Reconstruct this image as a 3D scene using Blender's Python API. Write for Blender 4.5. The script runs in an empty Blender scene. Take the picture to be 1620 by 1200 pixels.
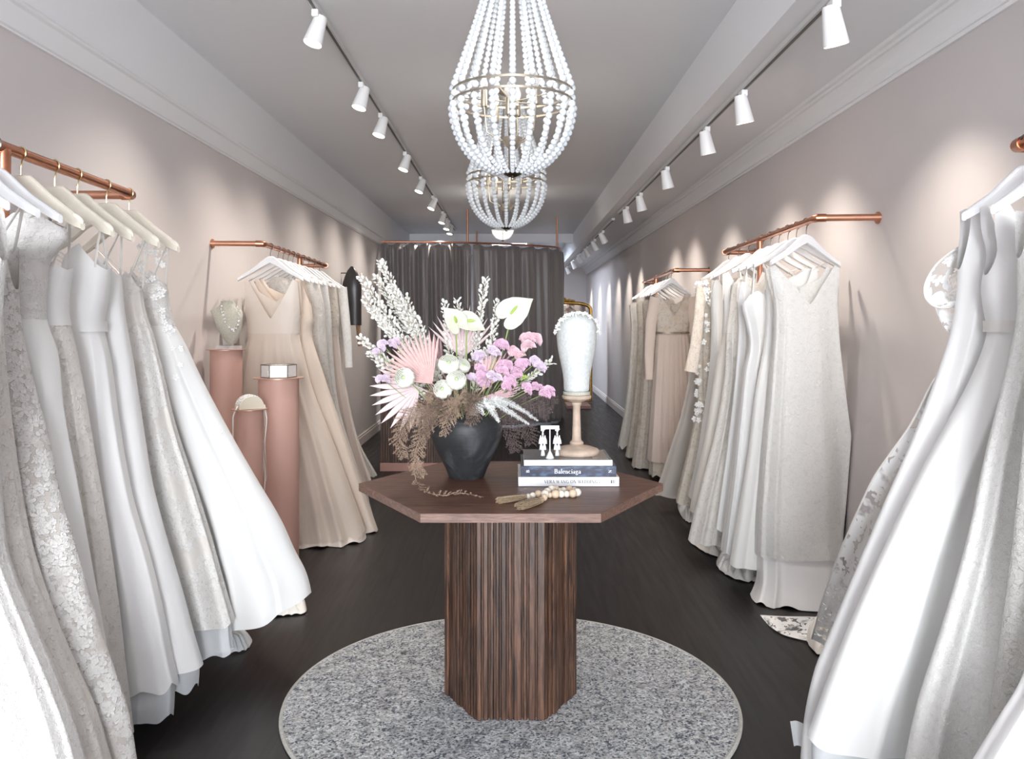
EXPO = 0.74; CHE = 2
import bpy, bmesh, math, random
from mathutils import Vector, Matrix, noise
PI = math.pi
C = bpy.context.scene.collection
F = 1320.0; HC = 1.338
XL, XR = -1.64, 1.56          # side walls
def W(px, py, d):             # a point of the photo at distance d
    return Vector(((px-810)/F*d, d, HC-(py-508)/F*d))
R = random.Random(7)
# ------------------------------------------------------------------ materials
MATS = {}
def newmat(name):
    m = bpy.data.materials.new(name); m.use_nodes = True
    nt = m.node_tree; b = nt.nodes['Principled BSDF']
    return m, nt, b
def L(nt, a, b): nt.links.new(a, b)
def N(nt, t, **k):
    n = nt.nodes.new(t)
    for a, v in k.items(): setattr(n, a, v)
    return n
def mth(nt, op, a, b=None, c=None, clamp=False):
    n = nt.nodes.new('ShaderNodeMath'); n.operation = op; n.use_clamp = clamp
    for i, v in enumerate((a, b, c)):
        if v is None: continue
        if isinstance(v, (int, float)): n.inputs[i].default_value = v
        else: nt.links.new(v, n.inputs[i])
    return n.outputs[0]
def mixc(nt, f, a, b, mode='MIX'):
    n = nt.nodes.new('ShaderNodeMix'); n.data_type = 'RGBA'; n.blend_type = mode
    if isinstance(f, (int, float)): n.inputs[0].default_value = f
    else: nt.links.new(f, n.inputs[0])
    for i, v in ((6, a), (7, b)):
        if isinstance(v, tuple): n.inputs[i].default_value = (*v[:3], 1)
        else: nt.links.new(v, n.inputs[i])
    return n.outputs[2]
def smooth(nt, v, lo, hi):
    n = nt.nodes.new('ShaderNodeMapRange'); n.interpolation_type = 'SMOOTHSTEP'
    nt.links.new(v, n.inputs[0]); n.inputs[1].default_value = lo; n.inputs[2].default_value = hi
    return n.outputs[0]
def bump(nt, h, b, s=.3, d=.01, prev=None):
    n = nt.nodes.new('ShaderNodeBump'); n.inputs['Strength'].default_value = s; n.inputs['Distance'].default_value = d
    nt.links.new(h, n.inputs['Height'])
    if prev is not None: nt.links.new(prev, n.inputs['Normal'])
    nt.links.new(n.outputs[0], b.inputs['Normal']); return n.outputs[0]
def coords(nt, kind='Object', scale=(1,1,1)):
    t = N(nt, 'ShaderNodeTexCoord'); m = N(nt, 'ShaderNodeMapping'); m.inputs['Scale'].default_value = scale
    L(nt, t.outputs[kind], m.inputs[0]); return m.outputs[0]
def noise_t(nt, vec, scale, detail=3, rough=.5, dist=0):
    n = N(nt, 'ShaderNodeTexNoise'); n.inputs['Scale'].default_value = scale; n.inputs['Detail'].default_value = detail
    n.inputs['Roughness'].default_value = rough; n.inputs['Distortion'].default_value = dist
    L(nt, vec, n.inputs['Vector']); return n.outputs[0]
def plain(name, col, rough=.6, metal=0, spec=.5, noise_amt=0, nscale=30, bmp=0, sheen=0, alpha=1, trans=0, emis=None, es=0):
    m, nt, b = newmat(name)
    b.inputs['Base Color'].default_value = (*col, 1); b.inputs['Roughness'].default_value = rough
    b.inputs['Metallic'].default_value = metal; b.inputs['Specular IOR Level'].default_value = spec
    b.inputs['Sheen Weight'].default_value = sheen; b.inputs['Alpha'].default_value = alpha
    b.inputs['Transmission Weight'].default_value = trans
    if emis: b.inputs['Emission Color'].default_value = (*emis, 1); b.inputs['Emission Strength'].default_value = es
    v = coords(nt); n = noise_t(nt, v, nscale, 4)
    if noise_amt:
        dk = tuple(c*(1-noise_amt) for c in col)
        L(nt, mixc(nt, smooth(nt, n, .35, .65), dk, col), b.inputs['Base Color'])
    if bmp: bump(nt, n, b, bmp, .004)
    MATS[name] = m; return m
def flowers(nt, uv, scale, petals, size, seed, rnd=.9, ring=False, solid=False):
    """five-petal motifs in the cells of a 2D voronoi: 1 inside a petal"""
    mp = N(nt, 'ShaderNodeMapping'); mp.inputs['Scale'].default_value = (scale, scale, 1)
    mp.inputs['Location'].default_value = (seed*3.7, seed*1.9, 0); L(nt, uv, mp.inputs[0])
    vo = N(nt, 'ShaderNodeTexVoronoi', voronoi_dimensions='2D'); vo.inputs['Scale'].default_value = 1
    vo.inputs['Randomness'].default_value = rnd; L(nt, mp.outputs[0], vo.inputs['Vector'])
    su = N(nt, 'ShaderNodeVectorMath', operation='SUBTRACT'); L(nt, mp.outputs[0], su.inputs[0]); L(nt, vo.outputs['Position'], su.inputs[1])
    se = N(nt, 'ShaderNodeSeparateXYZ'); L(nt, su.outputs[0], se.inputs[0])
    sc = N(nt, 'ShaderNodeSeparateColor'); L(nt, vo.outputs['Color'], sc.inputs[0])
    th = mth(nt, 'ARCTAN2', se.outputs[1], se.outputs[0]); th = mth(nt, 'MULTIPLY_ADD', sc.outputs[0], 6.28, th)
    pet = mth(nt, 'ABSOLUTE', mth(nt, 'COSINE', mth(nt, 'MULTIPLY', th, petals/2)))
    pr = mth(nt, 'MULTIPLY_ADD', pet, .6*size, .35*size); pr = mth(nt, 'MULTIPLY', pr, mth(nt, 'MULTIPLY_ADD', sc.outputs[1], .5, .7))
    dd = mth(nt, 'SUBTRACT', pr, vo.outputs['Distance'])
    m = smooth(nt, dd, -.01, .05)
    if solid: return m
    # darker eye and outline give an embroidered look
    eye = smooth(nt, vo.outputs['Distance'], .05*size, .16*size)
    inner = smooth(nt, dd, .06, .14); m2 = mth(nt, 'SUBTRACT', m, mth(nt, 'MULTIPLY', inner, .35 if not ring else .8))
    return mth(nt, 'MULTIPLY', m2, mth(nt, 'MULTIPLY_ADD', eye, .5, .5))
def lace(name, net, motif, scale=16, dens=.5, sheer=1.0, cs=None, bmp=.6, grad=None, sparkle=0, solid=False):
    m, nt, b = newmat(name)
    t = N(nt, 'ShaderNodeTexCoord'); uv0 = t.outputs['UV']
    nz = N(nt, 'ShaderNodeTexNoise'); nz.inputs['Scale'].default_value = scale*.6; L(nt, uv0, nz.inputs['Vector'])
    dv = N(nt, 'ShaderNodeVectorMath', operation='SCALE'); dv.inputs['Scale'].default_value = .35/scale; L(nt, nz.outputs['Color'], dv.inputs[0])
    ad = N(nt, 'ShaderNodeVectorMath', operation='ADD'); L(nt, uv0, ad.inputs[0]); L(nt, dv.outputs[0], ad.inputs[1]); uv = ad.outputs[0]
    a = flowers(nt, uv, scale, 5, dens, 1, solid=solid)
    c = flowers(nt, uv, scale*1.9, 4, dens*.95, 2.3, solid=solid)
    e = flowers(nt, uv, scale*1.35, 2, dens*1.1, 4.1, solid=solid)
    # clusters: motifs only where a broad noise allows, leaves sheer net between
    cl = smooth(nt, noise_t(nt, uv0, cs or scale*.32, 3), .60-dens*.45, .68-dens*.35)
    mm = mth(nt, 'MAXIMUM', mth(nt, 'MAXIMUM', a, mth(nt, 'MULTIPLY', c, 1 if solid else .85)), mth(nt, 'MULTIPLY', e, 1 if solid else .9))
    mm = mth(nt, 'MULTIPLY', mm, cl, clamp=True)
    fn = noise_t(nt, uv0, 420, 2); 
    col = mixc(nt, mm, net, motif)
    col = mixc(nt, mth(nt, 'MULTIPLY', fn, .10), col, tuple(x*.6 for x in net))
    L(nt, col, b.inputs['Base Color'])
    b.inputs['Roughness'].default_value = .75; b.inputs['Sheen Weight'].default_value = .15
    b.inputs['Specular IOR Level'].default_value = .25
    if sparkle:
        vo = N(nt, 'ShaderNodeTexVoronoi', voronoi_dimensions='2D'); vo.inputs['Scale'].default_value = 260; L(nt, uv0, vo.inputs['Vector'])
        sp = mth(nt, 'LESS_THAN', vo.outputs['Distance'], .22); L(nt, mth(nt, 'MULTIPLY', sp, sparkle), b.inputs['Metallic'])
        L(nt, mth(nt, 'SUBTRACT', .75, mth(nt, 'MULTIPLY', sp, .5)), b.inputs['Roughness'])
    if sheer < 1:
        L(nt, mth(nt, 'MAXIMUM', mm, sheer), b.inputs['Alpha'])
    h = mth(nt, 'ADD', mm, mth(nt, 'MULTIPLY', fn, .25)); bump(nt, h, b, bmp, .004)
    MATS[name] = m; return m
def cloth(name, col, rough=.45, sheen=.2, alpha=1, weave=.15, wr=.25, spec=.35, crink=6, sub=0):
    m, nt, b = newmat(name)
    t = N(nt, 'ShaderNodeTexCoord'); uv = t.outputs['UV']
    b.inputs['Roughness'].default_value = rough; b.inputs['Sheen Weight'].default_value = sheen
    b.inputs['Specular IOR Level'].default_value = spec; b.inputs['Alpha'].default_value = alpha
    mp = N(nt, 'ShaderNodeMapping'); mp.inputs['Scale'].default_value = (1, .25, 1); L(nt, uv, mp.inputs[0])
    w = noise_t(nt, mp.outputs[0], crink, 3, .5, .6); f = noise_t(nt, uv, 500, 2)
    v = mixc(nt, mth(nt, 'MULTIPLY', f, .12), col, tuple(c*.75 for c in col)); L(nt, v, b.inputs['Base Color'])
    n1 = bump(nt, w, b, wr, .02); bump(nt, f, b, weave, .001, n1)
    MATS[name] = m; return m
# fabrics
cloth('white_satin', (.87,.87,.86), .38, .1, spec=.45, wr=.3)
cloth('white_crepe', (.88,.88,.86), .7, .2, wr=.2)
cloth('ivory_satin', (.85,.82,.76), .4, .1, spec=.45, wr=.35, crink=9)
cloth('champagne_satin', (.78,.67,.57), .34, .1, spec=.5, wr=.35)
cloth('champagne_light', (.82,.73,.64), .36, .1, spec=.5, wr=.35)
cloth('blush_chiffon', (.70,.59,.52), .75, .3, wr=.1)
cloth('nude_lining', (.62,.47,.33), .8, .1, wr=.1)
cloth('grey_tulle', (.60,.55,.50), .85, .4, wr=.1, alpha=.85)
cloth('white_tulle', (.76,.79,.81), .8, .4, alpha=.62, wr=.1)
cloth('organza', (.87,.87,.85), .5, .5, wr=.15, spec=.4, alpha=.93)
cloth('net_sheer', (.85,.82,.80), .8, .3, alpha=.14, wr=0)
cloth('ribbon', (.80,.78,.74), .3, .1, spec=.6)
lace('lace_white', (.68,.67,.65), (.88,.88,.86), 30, .62, 1, 9, bmp=.7)
lace('lace_fine', (.80,.79,.76), (.90,.90,.87), 46, .62, 1, 30, bmp=.6)
lace('lace_ivory', (.73,.69,.63), (.90,.88,.84), 27, .68, 1, 10, bmp=.8)
lace('lace_motif', (.56,.52,.48), (.92,.91,.89), 27, .56, 1, 5.5, bmp=.9)
lace('lace_beige', (.56,.49,.40), (.78,.74,.66), 32, .62, 1, 10, bmp=.8)
lace('lace_hazy', (.74,.71,.66), (.91,.90,.88), 30, .58, 1, 7, bmp=.8)
lace('lace_nude', (.62,.52,.43), (.82,.77,.70), 32, .60, 1, 10, bmp=.8)
lace('lace_sequin', (.65,.61,.56), (.80,.78,.74), 34, .6, 1, 14, bmp=.9, sparkle=.5)
lace('lace_pale', (.75,.73,.70), (.91,.90,.88), 40, .58, 1, 12, bmp=.7)
lace('lace_open', (.66,.62,.55), (.86,.86,.83), 30, .8, .75, 30, bmp=.9)
lace('lace_veil', (.86,.86,.86), (.95,.95,.94), 13, .62, .16, 9, bmp=.2, solid=True)
# hard things
plain('copper', (.62,.27,.16), .28, 1, noise_amt=.18, nscale=14)
plain('copper_satin', (.66,.33,.22), .42, 1, noise_amt=.1, nscale=20)
plain('hanger_white', (.85,.86,.87), .35)
plain('hanger_cream', (.80,.75,.64), .4, noise_amt=.05)
plain('hook_steel', (.25,.22,.20), .35, 1)
plain('hook_gold', (.75,.62,.35), .25, 1)
plain('ceiling_paint', (.79,.80,.82), .9, bmp=.05, nscale=60)
plain('trim_paint', (.80,.80,.81), .6)
plain('frieze_paint', (.80,.81,.83), .8)
plain('base_paint', (.66,.60,.58), .55)
plain('wall_paint', (.62,.58,.572), .85, noise_amt=.03, nscale=1.2, bmp=.05)
plain('lamp_white', (.82,.82,.82), .4)
plain('track_white', (.66,.66,.66), .5)
plain('track_dark', (.10,.10,.10), .5)
plain('lens', (1,1,1), .4, emis=(1,.86,.68), es=9)
plain('skylight_glow', (.6,.75,.95), .4, emis=(.55,.74,1), es=1.3)
plain('bead_white', (.74,.78,.82), .45, spec=.4)
plain('champagne_metal', (.55,.49,.40), .38, 1, noise_amt=.2, nscale=40)
plain('dark_bronze', (.20,.17,.13), .4, 1, noise_amt=.3, nscale=60)
plain('glass_clear', (.9,.93,.95), .05, alpha=.25, spec=.8)
plain('bulb_glass', (.95,.95,.95), .05, alpha=.35, spec=.8)
plain('pedestal_pink', (.60,.37,.31), .55, noise_amt=.04, nscale=3)
plain('plate_copper', (.55,.33,.26), .35, .6)
plain('linen', (.56,.55,.47), .9, noise_amt=.25, nscale=260, bmp=.4)
plain('cream_velvet', (.74,.71,.60), .85, sheen=.4)
plain('bust_grey', (.45,.45,.44), .5)
plain('silver', (.78,.78,.80), .22, 1)
plain('crystal', (.85,.86,.88), .12, spec=1)
plain('pearl', (.84,.84,.82), .25)
plain('paper_white', (.80,.81,.83), .5)
plain('page_edge', (.72,.70,.66), .8, noise_amt=.15, nscale=300)
plain('cover_grey', (.20,.20,.20), .25, noise_amt=.15, nscale=30)
plain('cover_tan', (.42,.36,.30), .4, noise_amt=.4, nscale=120)
plain('ink_dark', (.06,.06,.07), .5); plain('ink_white', (.85,.86,.9), .4); plain('ink_pale', (.52,.50,.49), .5)
plain('stand_wood', (.56,.44,.35), .6, noise_amt=.2, nscale=25, bmp=.2)
plain('bead_wood', (.64,.50,.36), .55, noise_amt=.15, nscale=25); plain('bead_pale', (.76,.70,.60), .55, noise_amt=.08, nscale=25)
plain('jute', (.45,.34,.22), .85, noise_amt=.4, nscale=200)
plain('tassel_white', (.80,.84,.90), .7, sheen=.4)
plain('petal_white', (.80,.81,.72), .6, sheen=.2); plain('petal_core', (.52,.66,.36), .6)
plain('leaf_bleached', (.80,.80,.75), .6); plain('stem_pale', (.62,.58,.50), .7)
plain('palm_pink', (.79,.55,.53), .7, noise_amt=.1, nscale=60); plain('palm_pale', (.80,.66,.67), .7, noise_amt=.06, nscale=60)
plain('palm_mauve', (.62,.42,.44), .7, noise_amt=.1, nscale=60)
plain('pea_pink', (.80,.52,.68), .6, noise_amt=.25, nscale=45, sheen=.2); plain('pea_lilac', (.74,.62,.74), .6, noise_amt=.2, nscale=50)
plain('pea_rose', (.82,.56,.62), .6, noise_amt=.25, nscale=40)
plain('green_stem', (.30,.42,.14), .5); plain('green_bright', (.42,.60,.12), .5)
plain('fern_brown', (.24,.17,.13), .85, noise_amt=.35, nscale=30); plain('fern_dark', (.13,.095,.09), .85); plain('fern_white', (.74,.76,.75), .7)
plain('fern_tan', (.40,.29,.21), .85, noise_amt=.25, nscale=30)
plain('gold', (.60,.36,.10), .3, 1, noise_amt=.4, nscale=30)
plain('mirror_glass', (.62,.60,.60), .03, 1)
plain('black_leather', (.022,.020,.021), .3, spec=.6)
plain('tan_wood', (.35,.22,.13), .6)
plain('plinth_pink', (.45,.25,.21), .5)
plain('street_glass', (.9,.95,1), .05, alpha=.08)
def anthurium_mat():
    m, nt, b = newmat('anthurium'); v = coords(nt)
    n = noise_t(nt, v, 25, 3)
    L(nt, mixc(nt, smooth(nt, n, .3, .7), (.66,.67,.53), (.76,.77,.67)), b.inputs['Base Color'])
    b.inputs['Roughness'].default_value = .3; b.inputs['Subsurface Weight'].default_value = 0; bump(nt, n, b, .2, .004); MATS['anthurium'] = m
anthurium_mat()
def ceramic():
    m, nt, b = newmat('dark_ceramic'); v = coords(nt)
    n = noise_t(nt, v, 7, 5, .6, .8); n2 = noise_t(nt, v, 60, 3)
    L(nt, mixc(nt, smooth(nt, n, .45, .75), (.022,.024,.027), (.095,.102,.112)), b.inputs['Base Color'])
    b.inputs['Roughness'].default_value = .55
    mp = coords(nt, 'Object', (2,2,90)); w = noise_t(nt, mp, 1.5, 2); n1 = bump(nt, w, b, .3, .003); bump(nt, n2, b, .2, .002, n1); MATS['dark_ceramic'] = m
ceramic()
def headcloth():
    m, nt, b = newmat('head_cloth'); v = coords(nt)
    vo = N(nt, 'ShaderNodeTexVoronoi'); vo.inputs['Scale'].default_value = 320; L(nt, v, vo.inputs['Vector'])
    n = noise_t(nt, v, 90, 4, .7)
    L(nt, mixc(nt, smooth(nt, n, .3, .7), (.58,.61,.60), (.72,.75,.75)), b.inputs['Base Color'])
    b.inputs['Roughness'].default_value = .85; bump(nt, n, b, .6, .004); MATS['head_cloth'] = m
headcloth()
def wood(name, c1, c2, c3, along=(14,1.2,14), rough=.45, island=False, sc=1.0, bright=(.7,1.25)):
    m, nt, b = newmat(name); t = N(nt, 'ShaderNodeTexCoord'); mp = N(nt, 'ShaderNodeMapping'); mp.inputs['Scale'].default_value = along
    vec = t.outputs['Object']
    if island:
        g = N(nt, 'ShaderNodeNewGeometry'); mm = N(nt, 'ShaderNodeVectorMath', operation='SCALE'); mm.inputs[0].default_value = (9,7,13)
        L(nt, g.outputs['Random Per Island'], mm.inputs['Scale']); ad = N(nt, 'ShaderNodeVectorMath', operation='ADD'); L(nt, vec, ad.inputs[0]); L(nt, mm.outputs[0], ad.inputs[1]); vec = ad.outputs[0]
    L(nt, vec, mp.inputs[0])
    n = noise_t(nt, mp.outputs[0], 1.6*sc, 5, .6, 2.2); n2 = noise_t(nt, mp.outputs[0], 9*sc, 4, .6, .4)
    cr = N(nt, 'ShaderNodeValToRGB'); L(nt, n, cr.inputs[0]); e = cr.color_ramp.elements
    e[0].position = .36; e[0].color = (*c1,1); e[1].position = .66; e[1].color = (*c3,1); q = e.new(.5); q.color = (*c2,1)
    col = mixc(nt, mth(nt, 'MULTIPLY', smooth(nt, n2, .45, .62), .45), cr.outputs[0], tuple(x*.35 for x in c1))
    if island:
        k = N(nt, 'ShaderNodeMapRange'); L(nt, g.outputs['Random Per Island'], k.inputs[0]); k.inputs[3].default_value = bright[0]; k.inputs[4].default_value = bright[1]
        cc = N(nt, 'ShaderNodeCombineColor'); [L(nt, k.outputs[0], cc.inputs[i]) for i in range(3)]; col = mixc(nt, 1.0, col, cc.outputs[0], 'MULTIPLY')
    L(nt, col, b.inputs['Base Color']); b.inputs['Roughness'].default_value = rough; bump(nt, n2, b, .15, .002); MATS[name] = m
wood('walnut_top', (.075,.030,.018), (.13,.056,.034), (.18,.083,.052), (1.0,9,9), .42, sc=2.2)
wood('walnut_edge', (.13,.07,.05), (.20,.11,.08), (.27,.16,.12), (2,14,26), .45, sc=1.2)
wood('walnut_slat', (.020,.010,.007), (.075,.034,.019), (.14,.068,.039), (13,13,1.0), .42, island=True, sc=1.5, bright=(.65,1.35))
wood('slat_dark', (.035,.018,.012), (.10,.052,.034), (.17,.09,.06), (13,13,1.0), .5, island=True)
def floor_mat():
    m, nt, b = newmat('floor_boards'); t = N(nt, 'ShaderNodeTexCoord'); mp = N(nt, 'ShaderNodeMapping'); mp.inputs['Rotation'].default_value = (0,0,PI/2)
    L(nt, t.outputs['Object'], mp.inputs[0]); br = N(nt, 'ShaderNodeTexBrick'); L(nt, mp.outputs[0], br.inputs['Vector'])
    br.inputs['Scale'].default_value = 1; br.inputs['Brick Width'].default_value = 1.3; br.inputs['Row Height'].default_value = .125; br.inputs['Mortar Size'].default_value = .0022
    br.inputs['Color1'].default_value = (.009,.0075,.0075,1); br.inputs['Color2'].default_value = (.014,.0115,.0115,1); br.inputs['Mortar'].default_value = (.006,.005,.005,1)
    mp2 = N(nt, 'ShaderNodeMapping'); mp2.inputs['Scale'].default_value = (22,1.5,1); L(nt, t.outputs['Object'], mp2.inputs[0]); n = noise_t(nt, mp2.outputs[0], 1.5, 5)
    L(nt, mixc(nt, mth(nt, 'MULTIPLY', n, .5), br.outputs[0], (.017,.0135,.013)), b.inputs['Base Color'])
    L(nt, mth(nt, 'MULTIPLY_ADD', n, .25, .28), b.inputs['Roughness']); b.inputs['Specular IOR Level'].default_value = .3
    h = mth(nt, 'ADD', mth(nt, 'MULTIPLY', n, .25), mth(nt, 'SUBTRACT', 1, br.outputs['Fac'])); bump(nt, h, b, .25, .003); MATS['floor_boards'] = m
floor_mat()
def rug_mat():
    m, nt, b = newmat('rug_pile'); t = N(nt, 'ShaderNodeTexCoord'); v = t.outputs['Object']
    se = N(nt, 'ShaderNodeSeparateXYZ'); L(nt, v, se.inputs[0])
    n0 = N(nt, 'ShaderNodeTexNoise'); n0.inputs['Scale'].default_value = 9; L(nt, v, n0.inputs['Vector'])
    d = N(nt, 'ShaderNodeVectorMath', operation='SCALE'); d.inputs['Scale'].default_value = .03; L(nt, n0.outputs['Color'], d.inputs[0])
    a = N(nt, 'ShaderNodeVectorMath', operation='ADD'); L(nt, v, a.inputs[0]); L(nt, d.outputs[0], a.inputs[1])
    fl = flowers(nt, a.outputs[0], 6.5, 6, .55, 1.5, .35, True); fl2 = flowers(nt, a.outputs[0], 17, 4, .55, 3, .7, True)
    ln = N(nt, 'ShaderNodeVectorMath', operation='LENGTH'); L(nt, a.outputs[0], ln.inputs[0])
    rg = smooth(nt, mth(nt, 'SINE', mth(nt, 'MULTIPLY', ln.outputs['Value'], 46)), .75, .95)
    big = noise_t(nt, v, 5, 4, .6); mid = noise_t(nt, v, 42, 5, .85); fine = noise_t(nt, v, 120, 4, .95)
    pat = mth(nt, 'MAXIMUM', mth(nt, 'MAXIMUM', fl, fl2), mth(nt, 'MULTIPLY', rg, .7))
    pat = mth(nt, 'MULTIPLY', pat, smooth(nt, big, .35, .6))
    dk = mth(nt, 'MULTIPLY', smooth(nt, mid, .47, .66), mth(nt, 'MULTIPLY_ADD', smooth(nt, big, .38, .62), .7, .3))
    vo = N(nt, 'ShaderNodeTexVoronoi'); vo.inputs['Scale'].default_value = 150; L(nt, v, vo.inputs['Vector']); vc = N(nt, 'ShaderNodeSeparateColor'); L(nt, vo.outputs['Color'], vc.inputs[0])
    base = mixc(nt, vc.outputs[0], (.22,.235,.25), (.80,.82,.83))
    c = mixc(nt, mth(nt, 'MULTIPLY', smooth(nt, noise_t(nt, v, 22, 4), .5, .7), .6), base, (.24,.235,.23))
    c = mixc(nt, mth(nt, 'MULTIPLY', dk, .95), c, (.07,.095,.15))
    c = mixc(nt, mth(nt, 'MULTIPLY', pat, .45), c, (.62,.61,.58))
    c = mixc(nt, mth(nt, 'MULTIPLY', mth(nt, 'LESS_THAN', vc.outputs[1], mth(nt, 'MULTIPLY_ADD', dk, .75, .09)), .85), c, (.07,.08,.105))
    L(nt, c, b.inputs['Base Color']); b.inputs['Roughness'].default_value = .95; b.inputs['Specular IOR Level'].default_value = .1
    bump(nt, fine, b, .8, .006); MATS['rug_pile'] = m
rug_mat()
plain('rug_edge', (.50,.50,.47), .9, noise_amt=.2, nscale=120, bmp=.5)
def curtain_mat():
    m, nt, b = newmat('curtain_cloth'); v = coords(nt, 'Object', (1,1,.2)); n = noise_t(nt, v, 30, 3)
    L(nt, mixc(nt, n, (.175,.158,.156), (.22,.20,.196)), b.inputs['Base Color'])
    b.inputs['Roughness'].default_value = .42; b.inputs['Sheen Weight'].default_value = .25; b.inputs['Specular IOR Level'].default_value = .5; MATS['curtain_cloth'] = m
curtain_mat()
def navy():
    m, nt, b = newmat('navy_cover'); v = coords(nt, 'Object', (25,1,60)); n = noise_t(nt, v, 1.2, 4)
    L(nt, mixc(nt, smooth(nt, n, .45, .7), (.018,.025,.055), (.07,.11,.20)), b.inputs['Base Color']); b.inputs['Roughness'].default_value = .22; MATS['navy_cover'] = m
navy()
# ------------------------------------------------------------------ mesh helpers
class MB:
    def __init__(s): s.v = []; s.f = []; s.uv = {}
    def add(s, vs, fs):
        o = len(s.v); s.v += [Vector(p) for p in vs]; s.f += [tuple(i+o for i in f) for f in fs]; return s
    def box(s, c, sz, M=None):
        x, y, z = (q/2 for q in sz); c = Vector(c)
        vs = [Vector((sx*x, sy*y, sz_*z)) for sx in (-1,1) for sy in (-1,1) for sz_ in (-1,1)]
        vs = [c + (M @ p if M else p) for p in vs]
        return s.add(vs, [(0,1,3,2),(4,6,7,5),(0,4,5,1),(2,3,7,6),(0,2,6,4),(1,5,7,3)])
    def lathe(s, c, prof, n=32, M=None, cap=True, sx=1, sy=1):
        c = Vector(c); vs = []; fs = []
        for r, z in prof:
            for i in range(n):
                p = Vector((r*sx*math.cos(2*PI*i/n), r*sy*math.sin(2*PI*i/n), z)); vs.append(c + (M @ p if M else p))
        for k in range(len(prof)-1):
            for i in range(n):
                j = (i+1) % n; fs.append((k*n+i, k*n+j, (k+1)*n+j, (k+1)*n+i))
        if cap: fs.append(tuple(range(n))[::-1]); fs.append(tuple((len(prof)-1)*n+i for i in range(n)))
        return s.add(vs, fs)
    def tube(s, pts, rad, n=8, cap=True, flat=1.0):
        pts = [Vector(p) for p in pts]; m = len(pts); rs = rad if isinstance(rad, (list, tuple)) else [rad]*m
        vs = []; fs = []; up = None
        for k, p in enumerate(pts):
            t = (pts[min(k+1, m-1)] - pts[max(k-1, 0)]).normalized()
            if up is None:
                up = Vector((0,0,1)) if abs(t.z) < .9 else Vector((0,1,0))
            u = t.cross(up)
            if u.length < 1e-5: u = t.orthogonal()
            u.normalize(); w = u.cross(t).normalized(); up = w
            for i in range(n):
                a = 2*PI*i/n; vs.append(p + u*math.cos(a)*rs[k] + w*math.sin(a)*rs[k]*flat)
        for k in range(m-1):
            for i in range(n):
                j = (i+1) % n; fs.append((k*n+i, k*n+j, (k+1)*n+j, (k+1)*n+i))
        if cap: fs.append(tuple(range(n))[::-1]); fs.append(tuple((m-1)*n+i for i in range(n)))
        return s.add(vs, fs)
    def ball(s, c, r, n=10, m=7, sc=(1,1,1), M=None):
        prof = [(math.sin(PI*k/m)*1, -math.cos(PI*k/m)) for k in range(1, m)]
        c = Vector(c); vs = []; fs = []
        def T(p): p = Vector((p[0]*r*sc[0], p[1]*r*sc[1], p[2]*r*sc[2])); return c + (M @ p if M else p)
        for q, z in prof:
            for i in range(n): vs.append(T((q*math.cos(2*PI*i/n), q*math.sin(2*PI*i/n), z)))
        K = len(prof)
        for k in range(K-1):
            for i in range(n):
                j = (i+1) % n; fs.append((k*n+i, k*n+j, (k+1)*n+j, (k+1)*n+i))
        vs.append(T((0,0,-1))); vs.append(T((0,0,1))); a = K*n
        for i in range(n):
            j = (i+1) % n; fs.append((a, j, i)); fs.append((a+1, (K-1)*n+i, (K-1)*n+j))
        return s.add(vs, fs)
    def prism(s, outline, a, b, axis='y'):
        """outline in the plane normal to axis, from a to b"""
        def P(u, v, t): return {'y': (u, t, v), 'x': (t, u, v), 'z': (u, v, t)}[axis]
        n = len(outline); vs = [P(u, v, a) for u, v in outline] + [P(u, v, b) for u, v in outline]
        fs = [tuple(range(n))[::-1], tuple(range(n, 2*n))] + [(i, (i+1) % n, n+(i+1) % n, n+i) for i in range(n)]
        return s.add(vs, fs)
    def grid(s, rows, thick=0):
        """rows of points -> surface; thick adds a back shell"""
        n = len(rows[0]); m = len(rows); vs = [p for r in rows for p in r]
        fs = [(k*n+i, k*n+i+1, (k+1)*n+i+1, (k+1)*n+i) for k in range(m-1) for i in range(n-1)]
        return s.add(vs, fs)
    def build(s, name, mat, parent=None, smooth=True, bevel=0, solid=0, auto=True, sub=0):
        me = bpy.data.meshes.new(name); off = parent_loc(parent)
        me.from_pydata([tuple(p-off) for p in s.v], [], s.f); me.update()
        o = bpy.data.objects.new(name, me); C.objects.link(o)
        if parent: o.parent = parent
        me.materials.append(MATS[mat] if isinstance(mat, str) else mat)
        bm = bmesh.new(); bm.from_mesh(me); bmesh.ops.recalc_face_normals(bm, faces=bm.faces); bm.to_mesh(me); bm.free()
        if smooth:
            me.shade_smooth()
            if auto: me.set_sharp_from_angle(angle=math.radians(40))
        if bevel:
            md = o.modifiers.new('b', 'BEVEL'); md.width = bevel; md.segments = 2; md.limit_method = 'ANGLE'
        if solid:
            md = o.modifiers.new('s', 'SOLIDIFY'); md.thickness = solid; md.offset = 0
        if sub:
            md = o.modifiers.new('u', 'SUBSURF'); md.levels = md.render_levels = sub
        return o
def parent_loc(p):
    v = Vector((0,0,0))
    while p: v += p.location; p = p.parent
    return v
def thing(name, loc, label, cat, group=None):
    o = bpy.data.objects.new(name, None); C.objects.link(o); o.location = loc; o.empty_display_size = .1
    return tag(o, label, cat, group)
def tag(o, label, cat, group=None):
    o['label'] = label; o['category'] = cat
    if group: o['group'] = group
    return o
def recenter(o):
    """put the origin of a single-mesh thing at its base"""
    me = o.data; n = len(me.vertices); c = sum((v.co for v in me.vertices), Vector())/n; c.z = min(v.co.z for v in me.vertices)
    me.transform(Matrix.Translation(-c)); o.location = o.location + c; return o
def struct(o): o['kind'] = 'structure'; return o
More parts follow.
